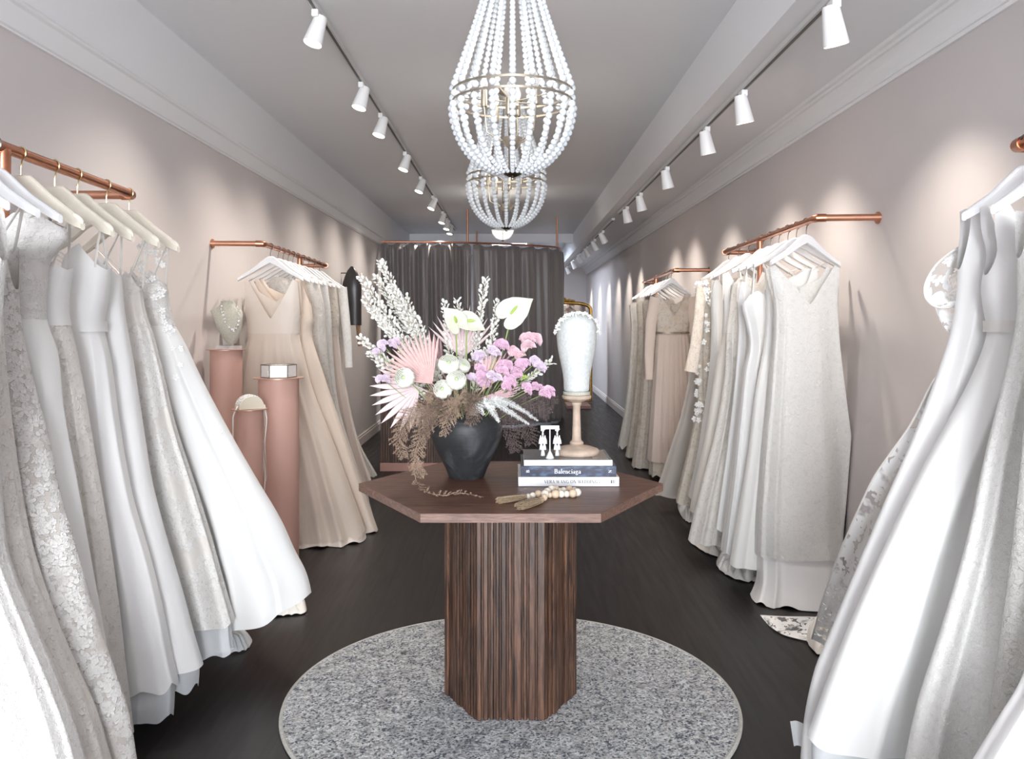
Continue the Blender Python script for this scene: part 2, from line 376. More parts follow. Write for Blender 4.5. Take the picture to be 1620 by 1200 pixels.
def copy_tree(o, parent=None):
    c = o.copy(); C.objects.link(c)
    if parent: c.parent = parent
    for ch in [x for x in C.objects if x.parent == o]: copy_tree(ch, c)
    return c
# ------------------------------------------------------------------ the room
CE, SO, BK, FR = 2.73, 2.45, 17.5, -5.5     # ceiling, soffit, back and front
def slab(name, c, sz, mat): return struct(MB().box(c, sz).build(name, mat, smooth=False))
slab('floor', (0,(BK+FR)/2,-.05), (XR-XL+.4, BK-FR+.4, .1), 'floor_boards')
# ceiling in pieces round the roof light
def ceil(y0, y1, x0, x1): return slab('ceiling', ((x0+x1)/2,(y0+y1)/2,CE+.05), (x1-x0, y1-y0, .1), 'ceiling_paint')
bx = MB(); SK = (-.36,.27,13.9,15.3)
for x0,x1,y0,y1 in ((XL-.1,XR+.1,FR,SK[2]),(XL-.1,XR+.1,SK[3],BK+.1),(XL-.1,SK[0],SK[2],SK[3]),(SK[1],XR+.1,SK[2],SK[3])):
    bx.box(((x0+x1)/2,(y0+y1)/2,CE+.05), (x1-x0,y1-y0,.1))
struct(bx.build('ceiling', 'ceiling_paint', smooth=False))
w = struct(MB().box(((SK[0]+SK[1])/2,(SK[2]+SK[3])/2,CE+.14), (SK[1]-SK[0]+.04,SK[3]-SK[2]+.04,.02)).build('window_1', 'skylight_glow', smooth=False))
slab('wall_left', (XL-.05,(BK+FR)/2,CE/2), (.1,BK-FR,CE), 'wall_paint')
slab('wall_right', (XR+.05,(BK+FR)/2,CE/2), (.1,BK-FR,CE), 'wall_paint')
slab('wall_back', (0,BK+.05,CE/2), (XR-XL+.2,.1,CE), 'wall_paint')
# upper left wall above the picture rail is painted like the ceiling
slab('trim_1', (XL+.004,(BK+FR)/2,(2.40+CE)/2), (.008,BK-FR,CE-2.40), 'frieze_paint')
# shop front with its big window behind the camera
fb = MB()
fb.box((0,FR,.15),(XR-XL,.1,.3)); fb.box((0,FR,2.64),(XR-XL,.1,.18)); fb.box((XL+.06,FR,1.4),(.12,.1,2.5)); fb.box((XR-.06,FR,1.4),(.12,.1,2.5))
struct(fb.build('wall_front','trim_paint',smooth=False))
wf = struct(MB().box((0,FR,2.52),(XR-XL-.24,.06,.06)).box((0,FR,.33),(XR-XL-.24,.06,.06)).box((0,FR,1.42),(.05,.06,2.2)).build('window_2','trim_paint',smooth=False))
# soffit and beam on the right
sb = MB(); BX = .978
sb.prism([(BX,CE),(XR,CE),(XR,SO),(BX,SO)], FR, BK); struct(sb.build('ceiling','ceiling_paint',smooth=False))
bm_ = MB().prism([(BX-.004,CE),(BX+.12,CE),(BX+.12,SO-.012),(BX-.004,SO-.012)], FR, BK); struct(bm_.build('trim_2','frieze_paint',smooth=False))
# crown mouldings
def crown(name, x, s, zlo, zhi, p):
    pr = [(0,zlo-.005),(.012,zlo-.005),(.014,zlo+.008),(.022,zlo+.010),(.022,zlo+.018),(.016,zlo+.022)]
    for k in range(7):
        a = k/6; pr.append((.016+(p-.035-.016)*(a**1.8), zlo+.022+(zhi-.03-zlo-.022)*a))
    pr += [(p-.022,zhi-.028),(p-.02,zhi-.016),(p-.006,zhi-.012),(p,zhi),(0,zhi)]
    struct(MB().prism([(x+s*a, z) for a, z in pr], FR, BK).build(name, 'trim_paint', smooth=False))
struct(MB().prism([(XL+a, z) for a, z in [(0,2.28),(.012,2.28),(.012,2.287),(.020,2.291),(.020,2.299),(.010,2.303),(.010,2.376),(.022,2.382),(.025,2.391),(.017,2.399),(.012,2.407),(0,2.407)]], FR, BK).build('trim_3','trim_paint',smooth=False))
crown('trim_4', XR, -1, 2.325, 2.45, .085)
for nm, x, s in (('baseboard_left', XL, 1), ('baseboard_right', XR, -1)):
    struct(MB().prism([(x,0),(x+s*.016,0),(x+s*.016,.085),(x+s*.010,.092),(x+s*.012,.105),(x+s*.005,.115),(x,.118)], FR, BK).build(nm,'base_paint',smooth=False))
struct(MB().box((0,BK-.008,.06),(XR-XL,.016,.12)).build('baseboard_back','base_paint',smooth=False))
struct(MB().box(((XL+BX)/2,13.35,2.66),(BX-XL,.12,.14)).build('trim_7','frieze_paint',smooth=False))
# ------------------------------------------------------------------ track lights
def track(x, z, y0, y1, label):
    t = thing('light_track', (x,(y0+y1)/2,z-.03), label, 'lighting track')
    MB().box((x,(y0+y1)/2,z-.011),(.034,y1-y0,.022)).build('rail','track_white',t,smooth=False,bevel=.002)
    MB().box((x-.0,(y0+y1)/2,z-.0235),(.012,y1-y0,.003)).build('conductor_slot','track_dark',t,smooth=False)
    return t
track(-.864,CE,1.2,12.6,'long white lighting track on the left half of the ceiling')
track(1.08,SO-.012,.8,8.4,'white lighting track under the right soffit, nearer run')
track(1.08,SO-.012,8.9,16.9,'lighting track under the right soffit, farther run behind the break')
def head(x, z, d, aim, label, energy, r=.043, on=True, size=1.0, spot=104):
    z -= .024
    t = thing('track_light', (x, d, z-.16), label, 'spotlight', 'spotlights on the ceiling tracks')
    MB().box((x,d,z-.016),(.03,.06,.032)).build('adapter','lamp_white',t,smooth=False,bevel=.004)
    MB().tube([(x,d,z-.03),(x,d,z-.085)],.007,10).build('arm','lamp_white',t)
    c = Vector((x, d, z-.095)); dr = (Vector(aim)-c).normalized()
    M = dr.to_track_quat('-Z','Y').to_matrix()
    c = c + M @ Vector((0,0,.02))
    shd = MB().lathe(c,[(0.0005,.055),(r*.62,.055),(r*.68,.045),(r,-.075),(r*.93,-.075),(r*.9,-.066)],28,M,cap=False).build('lamp_shade','lamp_white',t)
    MB().lathe(c,[(.0005,-.064),(r*.91,-.064)],28,M,cap=False).build('lens','lens' if on else 'lamp_white',shd)
    if on:
        ld = bpy.data.lights.new('spot_lamp','SPOT'); ld.energy = energy; ld.color = (1,.90,.80); ld.spot_size = math.radians(spot); ld.spot_blend = 1.0; ld.shadow_soft_size = .03
        lo = bpy.data.objects.new('spot_lamp', ld); C.objects.link(lo); lo.parent = t
        lo.location = c + dr*.085 - t.location; lo.rotation_euler = dr.to_track_quat('-Z','Y').to_euler()
    return t
ords = ['nearest','second','third','fourth','fifth','sixth','seventh','eighth','ninth']
SE = 40
for i, (d, az, ax) in enumerate(((3.68,.75,-1.35),(4.79,.75,-1.35),(5.5,.75,-1.35),(6.75,.9,-1.4),(7.9,1.0,-1.45),(9.1,1.1,-1.5),(10.4,1.0,-1.3),(11.1,1.0,-1.2),(11.7,1.0,-1.2))):
    head(-.864, CE, d, (ax, d-.35, az), f'white cone spotlight, {ords[i]} from the viewer on the left ceiling track', SE*.9)
for i, (d, az) in enumerate(((2.8,.55),(3.9,.55),(4.63,.6),(5.82,.75),(7.0,.9),(7.83,.9))):
    head(1.08, SO-.012, d, (1.45, d+.25, az), f'white cone spotlight, {ords[i]} from the viewer on the near right track', SE*.65)
for i, d in enumerate((9.9,10.9,12.0,13.2,14.6,16.2)):
    head(1.08, SO-.012, d, (1.60, d+.3, 1.35), f'small spotlight beyond the track break, {ords[i]} from the viewer on the far right track', SE*.8, spot=60)
# ------------------------------------------------------------------ racks
RA = .0145
def rack(name, s, wx, B, Cc, z, post_y, label, nearopen=False):
    t = thing(name, (B[0]*.5+Cc[0]*.5, post_y, 0), label, 'clothes rail', 'copper pipe rails on the walls')
    pts_n = [Vector((wx, B[1]-.02, z)), Vector((B[0]+s*.03, B[1], z))]
    MB().tube(pts_n, RA, 16).build('wall_arm','copper_satin',t)
    MB().tube([Vector((B[0]+s*.035,B[1],z)), Vector((B[0]+s*.004,B[1]+.004,z)), Vector((B[0],B[1]+.035,z))], RA*1.22, 16).build('elbow','copper',t)
    MB().tube([Vector((B[0],B[1]+.02,z)), Vector((Cc[0],Cc[1]-.02,z))], RA, 16).build('rail','copper',t)
    MB().tube([Vector((Cc[0],Cc[1]-.035,z)), Vector((Cc[0]+s*.004,Cc[1]-.004,z)), Vector((Cc[0]+s*.035,Cc[1],z))], RA*1.22, 16).build('elbow','copper',t)
    MB().tube([Vector((Cc[0]+s*.03,Cc[1],z)), Vector((wx,Cc[1],z))], RA, 16).build('wall_arm','copper_satin',t)
    k = (post_y-B[1])/(Cc[1]-B[1]); px = B[0]+(Cc[0]-B[0])*k
    MB().tube([Vector((px,post_y,0)), Vector((px,post_y,z-.01))], RA, 16).build('post','copper_satin',t)
    MB().tube([Vector((px,post_y,z-.07)), Vector((px,post_y,z-.005))], RA*1.2, 16).build('tee_joint','copper',t)
    for yy in (B[1]-.02*0, Cc[1]):
        M = Matrix.Rotation(PI/2, 3, 'Y'); MB().lathe((wx+(-s)*.004, yy, z),[(.026,-.004),(.026,.004)],20,M).build('wall_flange','copper_satin',t)
    MB().lathe((px,post_y,0),[(.03,0),(.03,.008),(.016,.012)],20).build('floor_flange','copper_satin',t)
    return lambda d: Vector((B[0]+(Cc[0]-B[0])*(d-B[1])/(Cc[1]-B[1]), d, z))
railLN = rack('clothes_rail', -1, XL, (-1.19,.95), (-1.273,2.80), 1.762, 2.03, 'copper pipe clothes rail at the front left with cream hangers')
railLF = rack('clothes_rail', -1, XL, (-1.365,4.56), (-1.414,6.37), 1.762, 5.46, 'copper pipe clothes rail on the left wall behind the pink pedestals')
railRN = rack('clothes_rail', 1, XR, (1.19,.3), (1.225,2.03), 1.765, 1.1, 'copper pipe clothes rail at the right edge, nearest the viewer')
railRM = rack('clothes_rail', 1, XR, (1.30,3.55), (1.355,5.34), 1.778, 4.47, 'long copper pipe clothes rail on the right wall with most hangers')
railRF = rack('clothes_rail', 1, XR, (1.29,6.6), (1.364,8.7), 1.742, 7.7, 'farthest copper pipe clothes rail on the right wall')
# ------------------------------------------------------------------ hangers
def hanger(P, yaw, mat, hook, label, half=.205, square=False):
    """P: point of the rail it hangs on"""
    t = thing('coat_hanger', (P.x,P.y,P.z-.2), label, 'hanger', 'wooden hangers on the copper rails')
    M = Matrix.Rotation(yaw, 3, 'Z'); O = Vector((P.x,P.y,P.z))
    hk = [(-.002,-.052)]; 
    pts = [Vector((0,0,-.062)), Vector((0,0,-.038))]
    for k in range(9):
        a = -PI*.42+ (PI*1.32)*k/8; pts.append(Vector((math.cos(a)*.0175, 0, .0+math.sin(a)*.0175)))
    MB().tube([O+M@p for p in pts], .0022, 8).build('hook', hook, t)
    top = -.055
    if square:
        up = [(-half,top-.125),(-half+.03,top-.100),(-.1,top-.052),(-.032,top),(.032,top),(.1,top-.052),(half-.03,top-.100),(half,top-.125)]
        lo = [(half,top-.146),(half-.03,top-.135),(.085,top-.08),(0,top-.048),(-.085,top-.08),(-half+.03,top-.135),(-half,top-.146)]
    else:
        up = [(-half,top-.122),(-half*.55,top-.07),(-half*.25,top-.024),(-.022,top-.002),(0,top),(.022,top-.002),(half*.25,top-.024),(half*.55,top-.07),(half,top-.122)]
        lo = [(half,top-.142),(half*.55,top-.098),(half*.2,top-.058),(0,top-.040),(-half*.2,top-.058),(-half*.55,top-.098),(-half,top-.142)]
    vs = []; th = .0075
    m = MB(); ol = up+lo; n = len(ol)
    for y in (-th, th):
        for x, z in ol: vs.append(O + M @ Vector((x, y*(1.0 if abs(x) < half*.5 else 1.25), z)))
    # strips between upper and lower outline
    nu, nl = len(up), len(lo); fs = []
    for s_ in (0, n):
        for i in range(nl-1):
            # lower list runs right to left
            pass
    m2 = MB(); up_i = []; K = 24
    def ev(lst, x):
        lst = sorted(lst)
        for (a, za), (b, zb) in zip(lst, lst[1:]):
            if a <= x <= b: return za+(zb-za)*(x-a)/(b-a+1e-9)
        return lst[0][1] if x < lst[0][0] else lst[-1][1]
    rows = []
    for k in range(K+1):
        x = -half+2*half*k/K; zu, zl = ev(up, x), ev(lo, x); e = 1 if 0 < k < K else .6
        y = th*(1+.5*abs(x)/half)*e
        rows.append([O+M@Vector((x,a,b)) for a, b in ((-y,zl+.003),(-y,zu-.004),(-y*.4,zu),(y*.4,zu),(y,zu-.004),(y,zl+.003),(y*.4,zl),(-y*.4,zl),(-y,zl+.003))])
    m2.grid(rows); m2.add(rows[0][:8],[tuple(range(8))]); m2.add(rows[-1][:8],[tuple(range(8))])
    m2.build('shoulder_bar', mat, t)
    if square:
        for s_ in (-1, 1):
            M2 = M @ Matrix.Rotation(s_*math.radians(28), 3, 'Y')
            MB().ball(O+M@Vector((s_*(half-.022),0,top-.118)), .016, 14, 8, (1.7,.62,.8), M2).build('shoulder_pad','cream_velvet' if False else mat,t)
    tips = [O+M@Vector((s_*half,0,top-.122)) for s_ in (-1,1)]
    return t, tips, M
# ------------------------------------------------------------------ gowns
def herm(tab, x):
    """smooth interpolation of tab = [(key, a, b, ...)] with falling key"""
    if x >= tab[0][0]: return tab[0][1:]
    if x <= tab[-1][0]: return tab[-1][1:]
    for i in range(len(tab)-1):
        k0, k1 = tab[i][0], tab[i+1][0]
        if k1 <= x <= k0:
            h = k1-k0; t = (x-k0)/h; out = []
            for j in range(1, len(tab[0])):
                p0, p1 = tab[i][j], tab[i+1][j]
                m0 = (p1-tab[i-1][j])/(k1-tab[i-1][0])*h if i > 0 else p1-p0
                m1 = (tab[i+2][j]-p0)/(tab[i+2][0]-k0)*h if i+2 < len(tab) else p1-p0
                t2, t3 = t*t, t*t*t
                out.append((2*t3-3*t2+1)*p0+(t3-2*t2+t)*m0+(-2*t3+3*t2)*p1+(t3-t2)*m1)
            return out
def lin(tab, x):
    if x <= tab[0][0]: return tab[0][1]
    for (a, p), (b, q) in zip(tab, tab[1:]):
        if x <= b: return p+(q-p)*(x-a)/(b-a)
    return tab[-1][1]
NECK = {
 'v':      ([(-1,.15),(-.93,.09),(-.86,.01),(-.70,0),(-.62,.02),(0,.165),(.62,.02),(.70,0),(.86,.01),(.93,.09),(1,.15)],
            [(-1,.15),(-.86,.01),(-.66,0),(-.5,.05),(0,.09),(.5,.05),(.66,0),(.86,.01),(1,.15)]),
 'sweet':  ([(-1,.05),(-.75,.015),(-.45,0),(-.15,.02),(0,.045),(.15,.02),(.45,0),(.75,.015),(1,.05)], [(-1,.05),(-.5,.07),(0,.075),(.5,.07),(1,.05)]),
 'peak':   ([(-1,.07),(-.6,.03),(.1,.0),(.25,.02),(.6,.05),(1,.07)], [(-1,.06),(0,.08),(1,.06)]),
 'scoop':  ([(-1,.10),(-.9,.03),(-.8,0),(-.62,0),(-.4,.07),(0,.10),(.4,.07),(.62,0),(.8,0),(.9,.03),(1,.10)], [(-1,.10),(-.85,0),(-.6,0),(0,.05),(.6,0),(.85,0),(1,.10)]),
 'high':   ([(-1,.03),(-.8,0),(-.4,.0),(0,.03),(.4,.0),(.8,0),(1,.03)], [(-1,.03),(-.5,0),(0,.02),(.5,0),(1,.03)]),
}
class Form:
    def __init__(s, rows, d0, d1, b0, b1, seed, folds, famp, bp=1.4, dp=1.25, wst=None):
        tab = []; pys = [r[0] for r in rows]; lo, hi = pys[0], pys[-1]
        s.tab = []
        for r in rows:
            t = (r[0]-lo)/(hi-lo); d = d0+(d1-d0)*t**dp; b = b0+(b1-b0)*t**bp
            p, q = W(r[1], r[0], d), W(r[2], r[0], d)
            s.tab.append((p.z, (p.x+q.x)/2, (q.x-p.x)/2, d, b))
        s.zt, s.zh = s.tab[0][0], s.tab[-1][0]; s.zw = s.zt if wst is None else wst
        r = random.Random(seed); s.ph = [r.uniform(0, 6.28) for _ in range(6)]; s.fo = folds; s.fa = famp; s.seed = seed
    def fold(s, a):
        p = s.ph; w = a + .22*math.sin(2*a+p[0]) + .12*math.sin(3*a+p[1])
        v = math.sin(s.fo*w+p[2]); v2 = math.sin((s.fo*1.7+.5)*w+p[3])
        return (1-abs(v))**1.3*1.3-.5 + .35*v2
    def at(s, z, a, grow=0.0, amp=1.0):
        cx, hw, cy, b = herm(s.tab, z)
        c, si = math.cos(a), math.sin(a)
        t = min(1, max(0, (s.zw-z)/(s.zw-s.zh+1e-6)))
        f = s.fold(a)*s.fa*(t**.8)*amp
        m = noise.noise(Vector((math.cos(a)*1.6, math.sin(a)*1.6+s.seed, z*3)))*.012*(.3+t)
        x = cx + (hw+grow+f*.25)*math.copysign(abs(c)**.85, c)
        y = cy - (b+grow+f+m)*math.copysign(abs(si)**.8, si)
        x = max(XL+.012, min(XR-.012, x))   # cloth rests against the wall
        return Vector((x, y, z))
def cyl_mesh(name, mat, parent, colz, form, n=128, m=40, grow=0, amp=1, hemwave=0, flare=0, thick=0):
    """colz(a, u) -> (ztop, zbottom) for each column"""
    vs = []; uvs = []; fs = []
    cols = []
    for i in range(n):
        a = -PI/2 + 2*PI*i/n; u = math.cos(a); cols.append((a, u))
    for k in range(m+1):
        t = k/m; arc = 0; prev = None; line = []
        for a, u in cols:
            zt, zb = colz(a, u); z = zt+(zb-zt)*t
            g = grow + flare*max(0, t-.75)**2*16
            p = form.at(z, a, g, amp)
            line.append(p)
        # arc length from the seam at the back
        arcs = [0]
        for i in range(1, n): arcs.append(arcs[-1]+math.hypot(line[i].x-line[i-1].x, line[i].y-line[i-1].y))
        mid = arcs[n//2]
        for p, q in zip(line, arcs): vs.append(p); uvs.append((q-mid+form.seed*.37, p.z+form.seed*.21))
    for k in range(m):
        for i in range(n):
            j = (i+1) % n; fs.append((k*n+i, k*n+j, (k+1)*n+j, (k+1)*n+i))
    return raw_mesh(name, mat, parent, vs, fs, uvs, thick)
def raw_mesh(name, mat, parent, vs, fs, uvs, thick=0):
    off = parent_loc(parent); me = bpy.data.meshes.new(name)
    me.from_pydata([tuple(p-off) for p in vs], [], fs); me.update()
    ul = me.uv_layers.new(name='UVMap'); li = [0]*len(me.loops); me.loops.foreach_get('vertex_index', li)
    flat = []
    for q in li: flat += uvs[q]
    ul.data.foreach_set('uv', flat)
    me.materials.append(MATS[mat]); me.shade_smooth()
    o = bpy.data.objects.new(name, me); C.objects.link(o)
    if parent: o.parent = parent
    if thick:
        md = o.modifiers.new('s','SOLIDIFY'); md.thickness = thick; md.offset = 0
    return o
def ribbon(mb, pts, w=.004):
    mb.tube(pts, w, 6, flat=.35)
GN = [0]
def gown(label, fn, dh, rows, d1, b=(.04,.11), neck='sweet', waist=None, mats=('white_satin',), folds=6, famp=.035,
         straps=True, belt=None, tilt=0, under=None, yaw=.35, hang='white', half=.205, sleeves=(), group='bridal gowns hanging on the copper rails', hlabel=None, gz=0, dh0=None, wavy=.012, amp_b=.15, neckscale=1, lining=None, hook=True):
    GN[0] += 1; seed = GN[0]
    wz = None if waist is None else W(0, waist, dh + (d1-dh)*((waist-rows[0][0])/(rows[-1][0]-rows[0][0]))**1.25).z
    fm = Form(rows, dh0 or dh+.01, d1, b[0], b[1], seed, folds, famp, wst=wz)
    P = fn(dh)
    t = thing('bridal_gown', (P.x, fm.tab[-1][3], max(0, fm.zh)), label, 'dress', group)
    nf, nb = NECK[neck]
    def top(a, u):
        fr = lin(nf, u)*neckscale; bk = lin(nb, u)*neckscale; s = math.sin(a); k = min(1, max(0, s*2+.5)); return fm.zt-(fr*k+bk*(1-k))
    def hem(a, u): return fm.zh + tilt*max(0,u)**2 + wavy*fm.fold(a)
    mb_, ms_ = mats[0], mats[-1]
    if waist is None:
        cyl_mesh('gown_body', ms_, t, lambda a, u: (top(a, u), hem(a, u)), fm, m=80)
    else:
        cyl_mesh('bodice', mb_, t, lambda a, u: (top(a, u), wz-.004), fm, m=22, amp=0, grow=.002)
        cyl_mesh('skirt', ms_, t, lambda a, u: (wz+.004, hem(a, u)), fm, m=60)
    if lining:
        z1 = wz if wz else fm.zt-.4
        cyl_mesh('lining', lining, t, lambda a, u: (top(a, u)-.006, z1), fm, m=14, amp=0, grow=-.005)
    if belt:
        z0 = wz or W(0, belt[0], dh).z
        cyl_mesh('belt', belt[1], t, lambda a, u: (z0+belt[2]/2, z0-belt[2]/2), fm, m=3, amp=0, grow=.008)
    if under:
        um, uz, ug = under   # material, bottom height, how much wider
        z0 = fm.zh+.28; fo = fm.fo; 
        cyl_mesh('underskirt', um, t, lambda a, u: (z0, max(.004, uz+tilt*max(0,u)**2*.6+.012*math.sin(9*a+seed))), fm, m=26, grow=-.012, amp=.8, flare=ug)
    if hook:
        hg, tips, M = hanger(P, -yaw if P.x < 0 else yaw, 'hanger_cream' if hang == 'cream' else 'hanger_white', 'hook_gold' if hang == 'cream' else 'hook_steel',
                         ' '.join((('cream' if hang == 'cream' else 'white')+' hanger carrying the '+label.split(',')[0]).split()[:15]), half, hang == 'cream')
        if straps:
            for s_ in (-1, 1):
                sm = MB()
                A = P + M @ Vector((s_*half*.80, 0, -.155+.0)); A.z = P.z-.055-.105
                a0 = math.acos(max(-1, min(1, s_*.62)))
                for a in (a0, -a0):
                    zt = top(a, s_*.62)-.012; q = fm.at(zt, a, .002, 0)
                    sm_ = MB(); ribbon(sm_, [A, (A+q)/2, q], .0035); sm.add(sm_.v, sm_.f)
                sm.build('hanging_strap', 'ribbon', t)
    for sl in sleeves:    # (points px,py,d ; radii ; material)
        pts = [W(*p) for p in sl[0]]; path = []; rad = []
        n = len(pts)
        for k in range(25):
            q = k/24*(n-1); i = min(n-2, int(q)); f = q-i; path.append(pts[i].lerp(pts[i+1], f)); rr = sl[1]; j = k/24*(len(rr)-1); jj = min(len(rr)-2, int(j)); rad.append(rr[jj]+(rr[jj+1]-rr[jj])*(j-jj))
        tb = MB().tube(path, rad, 20, cap=False, flat=.55)
        uvs = []
        for k in range(25):
            for i in range(20): uvs.append((i/20*.26+seed*.1, path[k].z))
        raw_mesh('sleeve', sl[2], t, tb.v, tb.f, uvs)
    return t, fm
def hem_pool(parent, name, mat, pts, hgt=.05, seed=1, inner=.5):
    """a soft heap of cloth on the floor: outline points px,py on the floor, drawn as a crumpled mound"""
    P = []
    for px, py in pts:
        d = HC*F/(py-508); P.append(Vector(((px-810)/F*d, d, .004)))
    c = sum(P, Vector())/len(P); n = 84; ring = []
    for k in range(n):
        q = k/n*len(P); i = int(q); f = q-i
        a0, a1, a2, a3 = P[i-1], P[i % len(P)], P[(i+1) % len(P)], P[(i+2) % len(P)]
        ring.append(.5*((2*a1)+(a2-a0)*f+(2*a0-5*a1+4*a2-a3)*f*f+(3*a1-a0-3*a2+a3)*f**3))
    vs = []; fs = []; uvs = []; m = 18
    for j in range(m+1):
        r = 1-j/m*.92
        for k, p in enumerate(ring):
            a = 2*PI*k/n
            q = c.lerp(p, r); e = j/m
            nz = noise.noise(Vector((q.x*9, q.y*9, seed*3.1))); rip = abs(math.sin(a*6+4*nz+seed))
            z = .004 + hgt*(min(1, e*3.2)**.6)*(.35+.65*rip+.6*nz) + (.006*rip if j == 0 else 0)
            vs.append(Vector((q.x, q.y, max(.004, z)))); uvs.append((q.x, q.y))
    for j in range(m):
        for k in range(n):
            l = (k+1) % n; fs.append((j*n+k, j*n+l, (j+1)*n+l, (j+1)*n+k))
    fs.append(tuple(m*n+k for k in range(n)))
    return raw_mesh(name, mat, parent, vs, fs, uvs)
# --- left front rail, from the viewer backwards
G = {}
G['a'] = gown('lace gown with cap sleeves filling the bottom left corner', railLN, 1.62,
  [(330,-190,4),(400,-190,6),(470,-185,0),(560,-190,-6),(700,-200,-8),(850,-215,-2),(900,-215,8),(1000,-220,48),(1080,-225,82),(1160,-230,112),(1300,-240,150)], 1.95, (.05,.12), 'scoop', None, ('lace_pale',), 7, .03, under=('lace_ivory',.02,.03))
G['a2'] = gown('heavy ivory floral lace gown, second from the left edge at floor level', railLN, 1.78,
  [(372,-150,2),(460,-150,-2),(540,-150,0),(640,-155,8),(740,-160,20),(850,-170,38),(923,-170,58),(1025,-175,96),(1127,-180,140),(1185,-185,158),(1290,-190,185)], 2.1, (.045,.10), 'scoop', None, ('lace_ivory',), 5, .028)
G['b'] = gown('sheer grey tulle gown with large corded lace motifs', railLN, 1.9,
  [(388,-105,27),(430,-105,26),(490,-105,28),(540,-105,36),(600,-110,50),(700,-112,76),(780,-115,92),(850,-118,113),(967,-125,147),(1054,-130,176),(1127,-130,200),(1200,-130,212),(1262,-130,222)], 2.25, (.045,.10), 'scoop', None, ('lace_motif',), 5, .035)
G['c'] = gown('gown with lace cap sleeves, waist seam and plain matte skirt', railLN, 2.0,
  [(340,-80,84),(358,-79,98),(376,-78,103),(392,-77,92),(410,-76,76),(450,-72,70),(500,-68,69),(560,-75,88),(650,-80,97),(760,-80,116),(900,-80,140),(1050,-80,165),(1215,-90,190)], 2.38, (.05,.10), 'high', 502, ('lace_pale','white_crepe'), 5, .03)
G['d'] = gown('gown with plain satin halter bodice over a beaded lace skirt', railLN, 2.11,
  [(384,22,96),(404,18,108),(424,18,111),(455,22,106),(490,25,104),(512,25,107),(535,22,113),(600,10,126),(700,0,142),(850,0,166),(960,0,180),(1060,0,190),(1170,0,203)], 2.6, (.045,.10), 'peak', 512, ('white_satin','lace_ivory'), 5, .03, hang='cream')
G['e'] = gown('plain white satin gown with a satin sash and curved hem showing grey lining', railLN, 2.28,
  [(387,106,166),(420,103,172),(470,105,167),(514,108,160),(535,106,164),(567,102,172),(650,92,184),(730,84,197),(800,78,212),(880,68,236),(960,58,256),(1040,50,272),(1080,48,282)], 2.74, (.045,.11), 'peak', 516, ('white_satin','white_satin'), 3, .024, belt=(516,'white_satin',.03), hang='cream', under=('white_tulle',.05,-.004), wavy=.02)
G['f'] = gown('smooth white gown with raised leaf applique over the hips', railLN, 2.41,
  [(408,122,182),(440,120,190),(480,120,193),(520,118,199),(570,114,208),(650,106,220),(760,100,238),(833,96,257),(925,90,284),(1000,84,304),(1052,80,320)], 2.86, (.045,.10), 'sweet', None, ('white_satin',), 3, .022, hang='cream', under=('white_tulle',.09,-.004))
G['g'] = gown('floral lace gown between the smooth white gown and the ball gown', railLN, 2.6,
  [(430,168,221),(470,168,224),(500,164,230),(529,160,240),(593,155,256),(647,150,268),(695,147,281),(765,142,304),(850,138,330),(930,134,352),(985,130,368)], 3.06, (.045,.10), 'sweet', None, ('lace_hazy',), 6, .035, hang='cream', under=('white_tulle',.13,.01))
G['h'] = gown('white ball gown with sheer illusion neckline and beaded bodice, last on the front left rail', railLN, 2.77,
  [(428,206,258),(460,202,263),(495,198,269),(513,194,275),(545,190,293),(590,186,314),(640,182,340),(700,178,373),(760,174,408),(820,170,444),(870,168,467),(905,166,485),(940,165,494),(985,165,496)], 3.32, (.045,.14), 'sweet', 513, ('lace_hazy','organza'), 5, .05, hang='cream', tilt=.15, wavy=.03)
hem_pool(G['h'][0],'train','ivory_satin',[(418,965),(430,945),(462,938),(480,955),(484,970),(460,974),(432,977),(405,985)],.075,2)
hem_pool(G['e'][0],'train','white_satin',[(185,1095),(215,1090),(262,1095),(262,1108),(240,1122),(212,1127),(190,1122)],.04,3)
hem_pool(G['g'][0],'train','white_tulle',[(300,1020),(340,1012),(395,1012),(392,1028),(370,1034),(330,1036),(305,1034)],.05,5)
# illusion net and cloth flowers above and on the ball gown's bodice
def cloth_flower(parent, c, nrm, r, mat='pearl'):
    M = Vector(nrm).normalized().to_track_quat('Z','Y').to_matrix(); m = MB()
    for q in range(5):
        a = q*2*PI/5+c.x*90; m.ball(c+M@Vector((math.cos(a)*r*.62,math.sin(a)*r*.62,0)), r*.5, 8, 5, (1,.8,.3), M@Matrix.Rotation(a,3,'Z'))
    m.ball(c+M@Vector((0,0,r*.12)), r*.2, 6, 5); m.build('cloth_flower', mat, parent)
fh = G['h'][1]; nrows = [(378,226,262),(400,220,263),(430,208,262),(450,204,263)]
nf_ = Form(nrows, 2.77, 2.78, .03, .04, 77, 4, 0)
cyl_mesh('illusion_net','net_sheer',G['h'][0],lambda a, u: (nf_.zt-.03*(1-abs(u)), nf_.zh), nf_, m=10, amp=0)
for k in range(34):
    a = R.uniform(.35,2.6); z = nf_.zh-.16+R.random()*.30 if k > 7 else nf_.zh+R.random()*.12
    f_ = nf_ if z > nf_.zh else fh; p = f_.at(z, a, .006, 0); cloth_flower(G['h'][0], p, (math.cos(a)*.6,-1,.1), R.uniform(.008,.014))
for k in range(18):
    a = R.uniform(.25,2.4); z = fh.zw-.02-R.random()**2*.5; p = fh.at(z, a, .004, 1); cloth_flower(G['h'][0], p, (math.cos(a)*.6,-1,.1), R.uniform(.007,.012))
